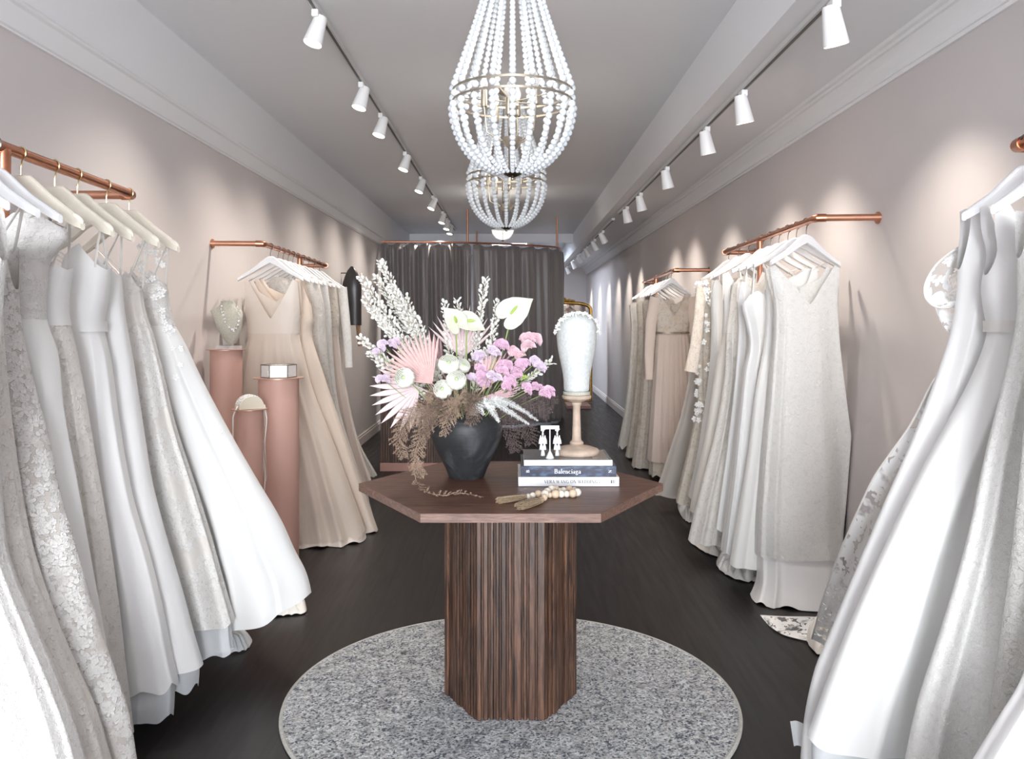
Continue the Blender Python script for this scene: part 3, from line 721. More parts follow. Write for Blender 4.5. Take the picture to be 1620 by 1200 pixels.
# --- left rear rail
G['l1'] = gown('champagne satin ball gown with a deep V neck, front of the left rear rail', railLF, 4.73,
  [(442,383,478),(480,388,477),(527,393,473),(560,387,479),(620,378,494),(690,370,520),(760,362,545),(846,356,575)], 5.1, (.05,.20), 'v', 526, ('champagne_light','champagne_satin'), 6, .07, straps=False, yaw=.08, half=.19, under=('champagne_light',.004,.012), neckscale=1.35, wavy=.03)
G['l2'] = gown('champagne satin gown with a narrow strap sweeping wide to the aisle', railLF, 4.9,
  [(440,402,481),(470,404,489),(505,407,494),(530,407,493),(580,402,508),(640,398,528),(700,394,549),(770,390,573),(838,388,597)], 5.32, (.05,.13), 'v', 530, ('champagne_satin','champagne_satin'), 4, .05, straps=False, yaw=.08, half=.19, under=('champagne_light',.004,.012))
G['l3'] = gown('silver grey sequinned lace gown behind the champagne gowns', railLF, 5.14,
  [(438,425,502),(480,427,512),(540,427,517),(620,422,526),(700,412,550),(780,408,580),(815,405,590)], 5.65, (.05,.10), 'high', None, ('lace_sequin',), 4, .035, straps=False, yaw=.08, half=.19)
G['l4'] = gown('pale grey beaded lace gown, third hanger row of the left rear rail', railLF, 5.4,
  [(440,445,517),(500,447,524),(560,447,527),(640,444,536),(720,440,560),(790,436,585)], 5.9, (.05,.10), 'high', None, ('lace_pale',), 4, .03, straps=False, yaw=.08, half=.19)
G['l5'] = gown('sheer beige gown with lace bodice and soft tulle skirt on the left rear rail', railLF, 5.72,
  [(445,462,531),(500,466,536),(540,468,536),(620,464,548),(700,460,566),(770,456,590)], 6.25, (.05,.10), 'high', 528, ('lace_nude','blush_chiffon'), 6, .03, straps=False, yaw=.08, half=.19)
G['l6'] = gown('long sleeved lace gown, farthest on the left rear rail', railLF, 6.1,
  [(450,484,545),(500,487,540),(540,489,539),(620,486,549),(700,482,568),(752,478,596)], 6.6, (.045,.10), 'high', 532, ('lace_pale','lace_sequin'), 5, .03, straps=False, yaw=.08, half=.19,
  sleeves=(([(541,455,6.05),(546,500,6.02),(550,540,6.0),(552,581,6.0)],[.036,.034,.03,.027],'lace_pale'),))
for k, d in enumerate((5.02,5.27,5.56,5.9)):
    hanger(railLF(d), -.08, 'hanger_white', 'hook_steel', ['white wooden hanger just behind the two champagne gowns','white wooden hanger in front of the copper post, left rear rail','white wooden hanger just past the copper post, left rear rail','white wooden hanger near the far end of the left rear rail'][k], .19)
# --- right front rail
G['ra'] = gown('plain white sleeveless satin gown, outermost on the right front rail', railRN, 1.99,
  [(326,1516,1690),(360,1519,1690),(410,1517,1680),(470,1515,1670),(530,1504,1670),(610,1478,1675),(700,1444,1685),(800,1400,1690),(900,1358,1700),(1007,1314,1700),(1062,1292,1705),(1140,1276,1710),(1240,1268,1715)], 2.35, (.045,.10), 'v', None, ('white_satin',), 4, .03, straps=False, yaw=.4, under=('white_tulle',.01,.02))
G['rb'] = gown('white gown with V neck, satin sash and wide organza skirt at right', railRN, 1.87,
  [(318,1552,1740),(360,1556,1740),(402,1566,1735),(450,1558,1725),(485,1561,1720),(516,1567,1716),(545,1562,1722),(600,1540,1730),(660,1508,1740),(745,1462,1750),(860,1407,1755),(970,1358,1760),(1060,1322,1762),(1160,1286,1765),(1172,1282,1765)], 2.17, (.05,.11), 'v', 516, ('white_satin','organza'), 4, .035, straps=False, yaw=.4, belt=(516,'ribbon',.026), under=('white_tulle',.004,.02), neckscale=1.1)
G['rc'] = gown('ivory textured lace gown with a straight column skirt at the right edge', railRN, 1.7,
  [(330,1606,1800),(380,1610,1800),(440,1612,1795),(500,1612,1790),(560,1601,1795),(640,1581,1800),(740,1557,1810),(833,1538,1810),(910,1518,1815),(1000,1491,1815),(1108,1457,1820),(1200,1437,1825),(1340,1410,1830)], 2.0, (.045,.10), 'scoop', None, ('lace_fine',), 4, .025, straps=False, yaw=.4)
G['rd'] = gown('openwork guipure lace gown glimpsed at the right border', railRN, 1.56,
  [(330,1660,1860),(500,1650,1850),(640,1628,1855),(760,1617,1860),(870,1606,1870),(1000,1590,1875),(1130,1572,1880),(1200,1560,1885),(1400,1530,1890)], 1.8, (.04,.07), 'scoop', None, ('lace_open',), 4, .02, straps=False, yaw=.4, half=.2)
G['re'] = gown('plain white gown whose skirt cuts across the bottom right corner', railRN, 1.42,
  [(330,1740,1940),(560,1730,1930),(800,1700,1935),(1000,1656,1940),(1090,1622,1945),(1140,1592,1950),(1200,1556,1950),(1400,1440,1950)], 1.6, (.04,.07), 'scoop', None, ('white_satin',), 4, .025, straps=False, yaw=.4, half=.2)
# --- right middle rail
G['m1'] = gown('ivory textured gown with wide V neck, front of the right middle rail', railRM, 3.7,
  [(420,1206,1332),(440,1212,1330),(470,1222,1325),(520,1224,1326),(560,1221,1329),(640,1214,1338),(700,1208,1345),(760,1203,1350),(820,1198,1354),(876,1196,1358)], 4.0, (.05,.13), 'v', None, ('lace_fine',), 4, .03, straps=False, yaw=.42, half=.20, under=('white_satin',.004,.03), neckscale=1.05)
hem_pool(G['m1'][0],'train','white_satin',[(1176,900),(1200,890),(1260,888),(1312,892),(1318,908),(1290,920),(1262,923),(1240,918),(1215,924),(1190,920)],.06,7)
G['m2'] = gown('smooth white crepe gown pressed behind the V neck gown', railRM, 3.84,
  [(424,1206,1296),(470,1212,1296),(540,1210,1296),(620,1196,1298),(720,1184,1300),(820,1168,1302),(893,1156,1302)], 4.13, (.04,.10), 'scoop', None, ('white_crepe',), 4, .03, yaw=.12)
hem_pool(G['m2'][0],'train','lace_pale',[(1134,888),(1150,876),(1190,880),(1205,905),(1188,921),(1160,916),(1138,902)],.07,9)
G['m3'] = gown('strapless sweetheart satin gown with thin hanging straps', railRM, 3.97,
  [(460,1173,1262),(485,1173,1262),(515,1180,1258),(545,1184,1256),(590,1176,1260),(660,1168,1262),(750,1158,1264),(840,1146,1266),(872,1142,1266)], 4.32, (.045,.10), 'sweet', None, ('white_satin',), 5, .04, yaw=.12, neckscale=1.4)
G['m4'] = gown('slim pearl satin gown standing behind the strapless gown', railRM, 4.12,
  [(446,1164,1246),(480,1166,1246),(520,1168,1242),(600,1163,1243),(700,1152,1245),(780,1141,1247),(836,1133,1248)], 4.5, (.045,.10), 'scoop', None, ('white_satin',), 6, .035, yaw=.12)
hem_pool(G['m3'][0],'train','ivory_satin',[(1093,850),(1110,838),(1150,840),(1172,860),(1160,880),(1128,880),(1100,865)],.05,12)
G['m5'] = gown('beige and white lace gown with narrow straps and full lace hem', railRM, 4.27,
  [(436,1158,1232),(480,1155,1232),(530,1149,1228),(600,1146,1230),(680,1133,1232),(760,1113,1234),(820,1098,1236),(856,1090,1236)], 4.72, (.045,.11), 'sweet', None, ('lace_ivory',), 5, .03, yaw=.12)
G['m6'] = gown('ivory satin gown with V strap and beaded waist seam', railRM, 4.42,
  [(430,1141,1212),(480,1145,1210),(525,1143,1206),(560,1137,1208),(600,1130,1210),(700,1114,1212),(780,1097,1214),(808,1092,1214)], 4.9, (.045,.10), 'v', 525, ('white_satin','ivory_satin'), 5, .035, straps=False, yaw=.42)
hem_pool(G['m5'][0],'train','white_satin',[(1072,800),(1085,788),(1104,792),(1110,815),(1095,828),(1080,820)],.06,14)
G['m7'] = gown('plain pale gown showing only as a narrow strip among the lace', railRM, 4.72,
  [(443,1124,1190),(540,1126,1185),(620,1119,1188),(720,1104,1190),(786,1090,1192)], 5.2, (.045,.09), 'scoop', None, ('white_crepe',), 4, .03, yaw=.12)
G['m8'] = gown('gold toned lace gown trimmed with three dimensional white flowers', railRM, 4.95,
  [(440,1102,1170),(480,1106,1168),(560,1104,1166),(640,1103,1168),(700,1092,1170),(760,1078,1172),(795,1070,1174)], 5.4, (.045,.10), 'high', None, ('lace_beige',), 5, .03, straps=False, yaw=.42,
  sleeves=(([(1110,450,4.95),(1106,500,4.93),(1100,550,4.92),(1093,588,4.92)],[.03,.03,.034,.04],'lace_nude'),))
f8 = G['m8'][1]
for k in range(70):
    a = PI*(.62+.42*R.random()); z = f8.zt-.03-R.random()**1.5*.85; p = f8.at(z, a, .008, 1); cloth_flower(G['m8'][0], p, (math.cos(a)*.8,-1,.1), R.uniform(.011,.019))
G['m9'] = gown('grey beige tulle gown with skirt sweeping toward the rear aisle', railRM, 5.2,
  [(445,1100,1150),(520,1099,1148),(600,1090,1150),(660,1077,1152),(700,1064,1154),(750,1048,1156),(782,1036,1158)], 6.0, (.045,.13), 'high', None, ('grey_tulle',), 5, .03, straps=False, yaw=.42)
# --- right rear rail
G['r1'] = gown('blush chiffon empire gown with lace V neck and beaded belt on the right rear rail', railRF, 6.8,
  [(464,1034,1094),(485,1036,1093),(510,1038,1091),(526,1039,1089),(560,1037,1092),(620,1033,1095),(680,1029,1098),(728,1026,1100)], 7.12, (.055,.14), 'v', 526, ('lace_nude','blush_chiffon'), 9, .05, straps=False, yaw=.1, half=.17, belt=(526,'champagne_metal',.016), neckscale=1.1,
  sleeves=(([(1038,470,6.8),(1030,510,6.82),(1027,560,6.85),(1027,600,6.85)],[.05,.045,.04,.03],'blush_chiffon'),([(1092,470,6.8),(1099,510,6.8),(1100,560,6.8)],[.05,.045,.03],'blush_chiffon')), under=('lace_beige',.03,.0))
G['r2'] = gown('beige gown with scattered floral lace next to the blush chiffon gown', railRF, 7.15,
  [(474,1016,1068),(520,1018,1064),(600,1016,1064),(660,1012,1066),(710,1005,1068),(738,1001,1070)], 7.6, (.05,.11), 'high', None, ('lace_nude',), 5, .04, straps=False, yaw=.1, half=.17)
G['r3'] = gown('sheer grey gown with lace panels, second from the end of the right rear rail', railRF, 7.6,
  [(476,1007,1050),(520,1009,1048),(600,1006,1048),(660,1000,1050),(722,990,1052)], 8.1, (.05,.10), 'high', 528, ('lace_beige','lace_beige'), 5, .04, straps=False, yaw=.1, half=.17)
G['r4'] = gown('cream lace gown with ruffled hem at the far end of the right rear rail', railRF, 8.2,
  [(478,995,1036),(520,998,1034),(600,994,1034),(660,987,1036),(706,978,1038)], 8.7, (.05,.10), 'high', None, ('lace_ivory',), 6, .04, straps=False, yaw=.1, half=.17, wavy=.03)
for k, d in enumerate((6.98,7.38,7.95)):
    hanger(railRF(d), .1, 'hanger_white', 'hook_steel', ['white hanger right behind the blush chiffon gown','white hanger in the middle of the right rear rail','white hanger near the end of the right rear rail'][k], .17)
# --- sheer lace veil trailing from the outermost right gown
def strip(name, mat, left, right, parent=None, n=70, wave=.02, edge=None):
    """ribbon of cloth between two 3-D border lines"""
    def samp(ps, t):
        q = t*(len(ps)-1); i = min(len(ps)-2, int(q)); f = q-i
        a0 = ps[max(i-1,0)]; a1 = ps[i]; a2 = ps[i+1]; a3 = ps[min(i+2, len(ps)-1)]
        return .5*((2*a1)+(a2-a0)*f+(2*a0-5*a1+4*a2-a3)*f*f+(3*a1-a0-3*a2+a3)*f**3)
    vs = []; uvs = []; fs = []; m = 16; v = 0; prev = None
    for k in range(n+1):
        a, b = samp(left, k/n), samp(right, k/n)
        if prev is not None: v += (a-prev).length
        prev = a
        for i in range(m+1):
            p = a.lerp(b, i/m); p = p + Vector((0, wave*math.sin(i/m*7+k*.09)*math.sin(PI*i/m), 0)); vs.append(p); uvs.append(((b-a).length*i/m, v))
    for k in range(n):
        for i in range(m): q = k*(m+1)+i; fs.append((q, q+1, q+m+2, q+m+1))
    o = raw_mesh(name, mat, parent, vs, fs, uvs)
    if edge:
        MB().tube([samp(left, k/n)+Vector((0,-.001,0)) for k in range(n+1)], .0028, 6).build('corded_edge', edge, parent)
    return o
veil = thing('lace_veil', (.95,2.5,0), 'sheer floral lace veil with corded edge trailing down beside the plain satin gown', 'veil')
def P3(lst): return [W(x, y, d) for x, y, d in lst]
strip('veil_body','lace_veil',
  P3([(1520,520,2.04),(1500,572,2.06),(1478,600,2.09),(1466,622,2.12),(1440,672,2.17),(1412,712,2.22),(1384,752,2.29),(1363,794,2.36),(1338,850,2.46),(1318,900,2.58),(1300,950,2.7),(1291,985,2.8),(1284,1010,2.9)]),
  P3([(1540,520,2.10),(1520,590,2.13),(1515,625,2.16),(1500,660,2.18),(1480,705,2.23),(1462,745,2.28),(1440,790,2.34),(1420,840,2.40),(1395,900,2.50),(1378,950,2.60),(1362,990,2.7),(1352,1020,2.76),(1345,1046,2.8)]),
  veil, edge='ribbon')
strip('veil_loop','lace_veil',
  P3([(1528,385,2.05),(1505,398,2.06),(1480,420,2.06),(1464,448,2.07),(1464,470,2.07),(1478,484,2.08),(1500,486,2.08),(1518,480,2.08)]),
  P3([(1530,400,2.10),(1525,405,2.10),(1522,415,2.11),(1520,430,2.11),(1518,445,2.11),(1518,460,2.11),(1520,470,2.11),(1526,478,2.11)]),
  veil, n=40, wave=.01, edge='ribbon')
strip('veil_gather','lace_veil',
  P3([(1478,484,2.08),(1484,500,2.08),(1492,515,2.08),(1500,528,2.08)]), P3([(1522,470,2.11),(1524,490,2.11),(1524,505,2.11),(1522,520,2.11)]), veil, n=14, wave=.03)
def fl_pt(px, py, z=.006):
    d = (HC-z)*F/(py-508); return Vector(((px-810)/F*d, d, z))
strip('veil_corner','lace_veil', [fl_pt(1203,973,.03), fl_pt(1240,975,.02), fl_pt(1290,976,.03), fl_pt(1320,980,.03)], [fl_pt(1215,988,.008), fl_pt(1236,1002,.008), fl_pt(1262,1010,.006), fl_pt(1300,1018,.006)], veil, n=24, wave=.012, edge='ribbon')
hem_pool(G['ra'][0],'train','ivory_satin',[(1276,1010),(1295,990),(1330,985),(1365,1000),(1360,1030),(1325,1040),(1292,1036)],.09,21)
strip('hem_fold','white_tulle',[W(1250,1140,2.42),W(1253,1160,2.40),W(1256,1180,2.39)],[W(1290,1146,2.40),W(1290,1162,2.39),W(1290,1180,2.38)],G['rb'][0],n=10,wave=.012)
# ------------------------------------------------------------------ rug and table
TC = Vector((-.004, 2.98, 0)); TZ = .76
rug = thing('round_rug', (TC.x,TC.y,0), 'round distressed grey and blue rug under the wooden table', 'rug')
MB().lathe(TC,[(.0005,.011),(.25,.0112),(.5,.0112),(.788,.011),(.79,.006)],128,cap=False).build('pile','rug_pile',rug)
MB().lathe(TC,[(.786,.0),(.794,.0),(.799,.005),(.797,.011),(.791,.0135),(.786,.0115)],128,cap=False).build('bound_edge','rug_edge',rug)
tb = thing('hexagonal_table', (TC.x,TC.y,.011), 'walnut hexagonal table with fluted slatted pedestal on the round rug', 'table')
S = .542
hexo = [(TC.x+S*math.cos(PI/3*k), TC.y+S*math.sin(PI/3*k)) for k in range(6)]
MB().prism(hexo, TZ-.027, TZ, 'z').build('tabletop','walnut_top',tb,smooth=False,bevel=.002)
eb = MB()
for k in range(6):
    a, b_ = Vector((*hexo[k],0)), Vector((*hexo[(k+1)%6],0)); n = Vector(((a+b_).x/2-TC.x,(a+b_).y/2-TC.y,0)).normalized()
    a = a*1; vs = []
    eb.add([Vector((p.x,p.y,z))+n*o for p in (a,b_) for z in (TZ-.0272,TZ-.0008) for o in (-.004,.0015)],[(0,1,3,2),(4,6,7,5),(0,4,5,1),(2,3,7,6),(0,2,6,4),(1,5,7,3)])
eb.build('edge_banding','walnut_edge',tb,smooth=False)
s = .235
core = [(TC.x+(s-.022)*math.cos(PI/3*k), TC.y+(s-.022)*math.sin(PI/3*k)) for k in range(6)]
MB().prism(core, .012, TZ-.027, 'z').build('pedestal_core','slat_dark',tb,smooth=False)
sl = MB(); rs = random.Random(4)
for k in range(6):
    a = Vector((s*math.cos(PI/3*k), s*math.sin(PI/3*k), 0)); b_ = Vector((s*math.cos(PI/3*(k+1)), s*math.sin(PI/3*(k+1)), 0))
    t = (b_-a).normalized(); nrm = ((a+b_)/2).normalized(); Ln = (b_-a).length
    ws = []; pos = 0
    pat = [.030,.014,.019,.025,.014,.020,.030,.014,.019,.015]
    tot = sum(pat)+.006*(len(pat)); q = .0; f = Ln/tot; rs.shuffle(pat)
    for w_ in pat:
        w2 = w_*f; dep = rs.choice((.020,.024,.020,.016)); c = a + t*(q+w2/2+.003*f)
        M = Matrix((t, nrm, Vector((0,0,1)))).transposed()
        hh = TZ-.028-.0125
        pr = [(-w2/2,-.012),(-w2/2,dep*.55),(-w2/2+.003,dep*.7),(w2/2-.003,dep*.7),(w2/2,dep*.55),(w2/2,-.012)]
        vs = [TC + c + M@Vector((x, y-.012, z)) for z in (.0125, .0125+hh) for x, y in pr]; n = 6
        sl.add(vs, [tuple(range(n))[::-1], tuple(range(n,2*n))]+[(i,(i+1)%n,n+(i+1)%n,n+i) for i in range(n)])
        q += w2+.006*f
sl.build('fluted_slats','walnut_slat',tb,smooth=False)
# ------------------------------------------------------------------ books
def book(label, x0, x1, y0, y1, z0, z1, cover, spine, rot=0, pages=True, cov_top=None):
    t = thing('book', ((x0+x1)/2,(y0+y1)/2,z0), label, 'book', 'stacked books on the hexagonal table')
    c = Vector(((x0+x1)/2,(y0+y1)/2,0)); M = Matrix.Rotation(rot,3,'Z')
    def bx(nm, a, b_, mat, bev=.0008):
        o = MB(); ctr = Vector([(p+q)/2 for p, q in zip(a, b_)]); sz = [abs(q-p) for p, q in zip(a, b_)]
        o.box(c+M@(ctr-c), sz, M); return o.build(nm, mat, t, smooth=False, bevel=bev)
    bx('back_cover',(x0,y0+.002,z0),(x1,y1,z0+.0025),cover); bx('front_cover',(x0,y0+.002,z1-.0025),(x1,y1,z1),cov_top or cover)
    bx('pages',(x0+.003,y0+.003,z0+.0025),(x1-.003,y1-.004,z1-.0025),'page_edge',0)
    return t, bx('spine',(x0,y0,z0),(x1,y0+.0024,z1),spine)
def letters(parent, s, c, h, mat, name='lettering', wid=None, M=None, boldx=1.0):
    cu = bpy.data.curves.new('t','FONT'); cu.body = s; cu.size = 1; cu.align_x = 'CENTER'; cu.align_y = 'CENTER'; cu.extrude = .01
    ob = bpy.data.objects.new('t', cu); C.objects.link(ob); bpy.context.view_layer.update()
    me = bpy.data.meshes.new_from_object(ob.evaluated_get(bpy.context.evaluated_depsgraph_get())); bpy.data.objects.remove(ob)
    xs = [v.co.x for v in me.vertices]; w0 = max(xs)-min(xs); kx = (wid/w0) if wid else h
    xm = (max(xs)+min(xs))/2
    off = parent_loc(parent)
    for v in me.vertices:
        p = Vector(((v.co.x-xm)*kx, -.0002-v.co.z*.03, v.co.y*h)); v.co = (M@p if M else p)+Vector(c)-off
    me.materials.append(MATS[mat]); o = bpy.data.objects.new(name, me); C.objects.link(o); o.parent = parent; return o
# letter shapes with thick and thin strokes, on a 1 x 1 em
T_, t_ = .15, .045
def st(a, b, w): return ('l', a, b, w)
def ar(cx, cy, rx, ry, a0, a1, wt, wn=t_): return ('a', cx, cy, rx, ry, a0, a1, wt, wn)
def sf(x, y, w=.2): return ('l', (x-w/2, y), (x+w/2, y), t_*.8)
GL = {
 'V': (.72, [st((.12,1),(.37,0),T_), st((.37,0),(.62,1),t_), sf(.12,1), sf(.62,1)]),
 'E': (.62, [st((.17,0),(.17,1),T_), st((.05,.98),(.56,.98),t_), st((.05,.02),(.58,.02),t_), st((.17,.52),(.42,.52),t_), st((.56,.98),(.56,.75),t_), st((.58,.02),(.58,.26),t_), st((.42,.4),(.42,.64),t_)]),
 'R': (.72, [st((.17,0),(.17,1),T_), st((.05,.98),(.32,.98),t_), ar(.32,.75,.24,.23,-90,90,T_), st((.17,.52),(.36,.52),t_), st((.36,.52),(.62,.02),T_), sf(.17,.02,.24), sf(.64,.02,.12)]),
 'A': (.72, [st((.12,0),(.36,1),t_), st((.36,1),(.60,0),T_), st((.2,.34),(.5,.34),t_), sf(.12,.02), sf(.61,.02,.24)]),
 'W': (1.05, [st((.12,1),(.32,0),T_), st((.32,0),(.5,.95),t_), st((.5,.95),(.7,0),T_), st((.7,0),(.92,1),t_), sf(.12,1), sf(.5,1), sf(.92,1)]),
 'N': (.80, [st((.14,0),(.14,1),t_), st((.14,1),(.62,0),T_), st((.62,0),(.62,1),t_), sf(.14,.02), sf(.10,.98,.14), sf(.62,.98)]),
 'G': (.80, [ar(.42,.5,.32,.48,50,310,T_), st((.64,.1),(.64,.42),T_), sf(.64,.44,.24), st((.63,.86),(.66,.66),t_)]),
 'O': (.82, [ar(.40,.5,.32,.48,0,360,T_)]),
 'D': (.78, [st((.17,0),(.17,1),T_), st((.05,.98),(.34,.98),t_), st((.05,.02),(.34,.02),t_), ar(.34,.5,.32,.48,-90,90,T_)]),
 'I': (.36, [st((.17,0),(.17,1),T_), sf(.17,.98,.26), sf(.17,.02,.26)]),
 'S': (.62, [ar(.3,.74,.2,.24,60,250,T_*.7), ar(.3,.26,.22,.24,-110,90,T_*.8), st((.47,.92),(.49,.72),t_), st((.08,.08),(.06,.3),t_)]),
 'B': (.72, [st((.17,0),(.17,1),T_), st((.05,.98),(.34,.98),t_), ar(.34,.76,.2,.22,-90,90,T_), st((.17,.53),(.36,.53),t_), ar(.36,.27,.23,.25,-90,90,T_), st((.05,.02),(.36,.02),t_)]),
 'a': (.52, [ar(.24,.44,.15,.17,20,160,t_*1.3), st((.37,.46),(.37,.03),T_*.9), ar(.23,.17,.16,.15,0,360,T_*.6), sf(.44,.02,.12)]),
 'l': (.32, [st((.16,0),(.16,1.04),T_*.9), sf(.16,.02,.24), sf(.1,1.02,.12)]),
 'e': (.52, [ar(.25,.31,.19,.30,0,310,T_*.8), st((.08,.34),(.44,.34),t_)]),
 'n': (.62, [st((.16,0),(.16,.6),T_*.9), ar(.30,.42,.15,.2,0,150,t_*1.4), st((.45,.44),(.45,0),T_*.9), sf(.16,.02,.22), sf(.45,.02,.22), sf(.1,.6,.1)]),
 'c': (.50, [ar(.26,.31,.19,.30,45,315,T_*.8)]),
 'i': (.32, [st((.16,0),(.16,.6),T_*.9), st((.16,.82),(.16,.94),T_*.9), sf(.16,.02,.24), sf(.1,.6,.12)]),
 'g': (.54, [ar(.24,.42,.15,.18,0,360,T_*.65), ar(.26,-.14,.2,.15,0,360,T_*.5), st((.14,.24),(.2,.02),t_*1.5), st((.36,.55),(.48,.62),t_)]),
 ' ': (.36, [])}
def serif(parent, s, c, h, wid, mat, up=(0,0,1), right=(1,0,0), name='lettering'):
    tot = sum(GL[q][0] for q in s); kx = wid/tot; up = Vector(up); right = Vector(right); m = MB(); x = -tot/2; c = Vector(c); lay = [0]
    def quad(a, b_, w, w2=None):
        w2 = w if w2 is None else w2
        a = Vector((a[0]*kx, a[1]*h)); b_ = Vector((b_[0]*kx, b_[1]*h)); d = (b_-a)
        if d.length < 1e-7: return
        d.normalize(); n = Vector((-d.y, d.x)); P = [a+n*w*kx*.5, a-n*w*kx*.5, b_-n*w2*kx*.5, b_+n*w2*kx*.5]
        o = Vector((0,-1,0))*(.0003+lay[0]*.000004); lay[0] = (lay[0]+1) % 12
        vs = [c + right*p.x + up*(p.y-h*.5) + o for p in P]; vs += [v+Vector((0,.0004,0)) for v in vs]
        m.add(vs, [(0,1,2,3),(7,6,5,4),(0,4,5,1),(1,5,6,2),(2,6,7,3),(3,7,4,0)])
    for q in s:
        w, sts = GL[q]
        for e in sts:
            if e[0] == 'l': quad((x+e[1][0], e[1][1]), (x+e[2][0], e[2][1]), e[3])
            else:
                _, cx, cy, rx, ry, a0, a1, wt, wn = e; K = 14; pp = []
                for k in range(K+1):
                    a = math.radians(a0+(a1-a0)*k/K); ww = wn+(wt-wn)*abs(math.cos(a)); pp.append(((x+cx+rx*math.cos(a), cy+ry*math.sin(a)), ww))
                for (p, wa), (q2, wb) in zip(pp, pp[1:]): quad(p, q2, wa, wb)
        x += w
    return m.build(name, mat, parent, smooth=False)
b1_, b1 = book('bottom book of the stack, white spine with black lettering', .022, .375, 2.92, 3.19, TZ+.001, TZ+.033, 'paper_white','paper_white')
serif(b1,'VERA WANG ON WEDDINGS',((905-810)/F*2.92,2.92,TZ+.017),.0110,.195,'ink_dark')
mk = MB()
for x_, w_ in ((967.5,.0045),(970.3,.0022),(972.0,.0018)): mk.box(((x_-810)/F*2.92,2.9196,TZ+.017),(w_,.0008,.011))
mk.build('publisher_mark','ink_dark',b1,smooth=False)
MB().box(((973.8-810)/F*2.92,2.9196,TZ+.017),(.0022,.0008,.011)).build('mark_bar','ink_pale',b1,smooth=False)
b2_, b2 = book('middle book of the stack, glossy navy spine with white lettering', .032, .366, 2.925, 3.185, TZ+.0335, TZ+.0705, 'navy_cover','navy_cover')
serif(b2,'Balenciaga',((898-810)/F*2.925,2.925,TZ+.0525),.0155,.094,'ink_white')
serif(b2,'B',((835-810)/F*2.925,2.925,TZ+.0525),.0105,.010,'ink_white',up=(-1,0,0),right=(0,0,1),name='initial')
serif(b2,'N',((965-810)/F*2.925,2.925,TZ+.0525),.010,.012,'ink_white',up=(-1,0,0),right=(0,0,1),name='initial')
b3_, b3 = book('top book of the stack, grey cover with a white spine', .042, .353, 2.93, 3.18, TZ+.071, TZ+.091, 'paper_white','paper_white',cov_top='cover_grey')
lp = MB(); xx = (851-810)/F*2.93
rr = random.Random(3)
while xx < (937-810)/F*2.93:
    w_ = rr.uniform(.0012,.0028); lp.box((xx,2.9297,TZ+.081+rr.uniform(-.0003,.0003)),(w_*.55,.0006,.0042)); xx += w_+.0012
lp.build('faint_lettering','ink_pale',b3,smooth=False)
MB().box((.315,3.055,TZ+.0913),(.055,.2,.0006)).build('cover_picture','cover_tan',b3_,smooth=False)
BT = TZ+.0916
# ------------------------------------------------------------------ wooden stand, head form, floral crown
hx, hy = .2368, 3.06
st_ = thing('turned_wood_stand', (hx,hy,BT), 'pale turned wooden pedestal standing on the book stack', 'stand')
MB().lathe((hx,hy,BT),[(.0005,0),(.078,0),(.083,.006),(.083,.013),(.078,.020),(.066,.024),(.055,.028),(.03,.032),(.024,.036)],48).build('base','stand_wood',st_)
MB().lathe((hx,hy,BT),[(.022,.034),(.026,.040),(.024,.046),(.019,.049),(.0165,.055),(.0145,.12),(.0135,.175),(.0165,.180),(.019,.185),(.0185,.190),(.024,.193),(.03,.199)],32).build('column','stand_wood',st_)
zt = 1.338-(628-508)/F*hy
MB().lathe((hx,hy,BT),[(.022,.190),(.036,.197),(.043,.203),(.045,zt-BT-.008),(.052,zt-BT-.004),(.054,zt-BT+.003),(.051,zt-BT+.008),(.0005,zt-BT+.009)],40).build('top_plate','stand_wood',st_)
zt += .0095
hd = thing('head_form', (hx,hy,zt), 'canvas covered hat maker head form on the wooden stand', 'head form')
prof = []
for py, r in ((622,.0475),(612,.047),(604,.0475),(596,.049),(585,.053),(572,.060),(560,.066),(548,.0705),(536,.073),(526,.0735),(518,.0725),(511,.069),(505,.0625),(500,.052),(497,.038),(495,.02),(494.3,.0005)):
    prof.append((r, max(0, HC-(py-508)/F*hy-zt)))
hf = MB(); vs = []
hf.lathe((hx,hy,zt), prof, 48, sy=1.12); hf.build('covered_block','head_cloth',hd,sub=1)
MB().lathe((hx,hy,zt),[(.0478,0),(.0492,.001),(.0492,.012),(.0478,.013)],48,cap=False,sy=1.1).build('neck_band','linen',hd)
cr = thing('floral_headpiece', (hx,hy-.05,HC-(515-508)/F*hy), 'white floral bridal crown draped over the head form', 'headpiece')
wm = MB(); pts = []
for k in range(33):
    a = PI*(k/32); y = hy-.045+.0*a; rx = .0775
    pts.append(Vector((hx-rx*math.cos(a), hy-.045-.02*math.sin(a), HC-.046+.074*math.sin(a))))
wm.tube(pts,.0012,6); wm.build('wire','silver',cr)
pm = MB(); lm = MB(); bmz = MB(); rr = random.Random(11)
for k in range(0, 33):
    p = pts[k]; out = (p-Vector((hx,hy,HC-.05))).normalized(); M = out.to_track_quat('Z','Y').to_matrix()
    c = p+out*.004+Vector((rr.uniform(-.003,.003),rr.uniform(-.004,.004),rr.uniform(-.003,.003)))
    if k % 3 == 1:
        for q in range(5):
            a = q*2*PI/5+k; pm.ball(c+M@Vector((math.cos(a)*.0065,math.sin(a)*.0065,.002)),.0052,8,5,(1,.8,.35),M@Matrix.Rotation(a,3,'Z'))
        bmz.ball(c+M@Vector((0,0,.005)),.0024,8,5)
    else:
        for q in range(2):
            a = rr.uniform(0,6.28); Mq = M@Matrix.Rotation(a,3,'Z')@Matrix.Rotation(.5,3,'Y'); lm.ball(c+Mq@Vector((.008,0,0)),.0085,8,5,(1,.42,.15),Mq)
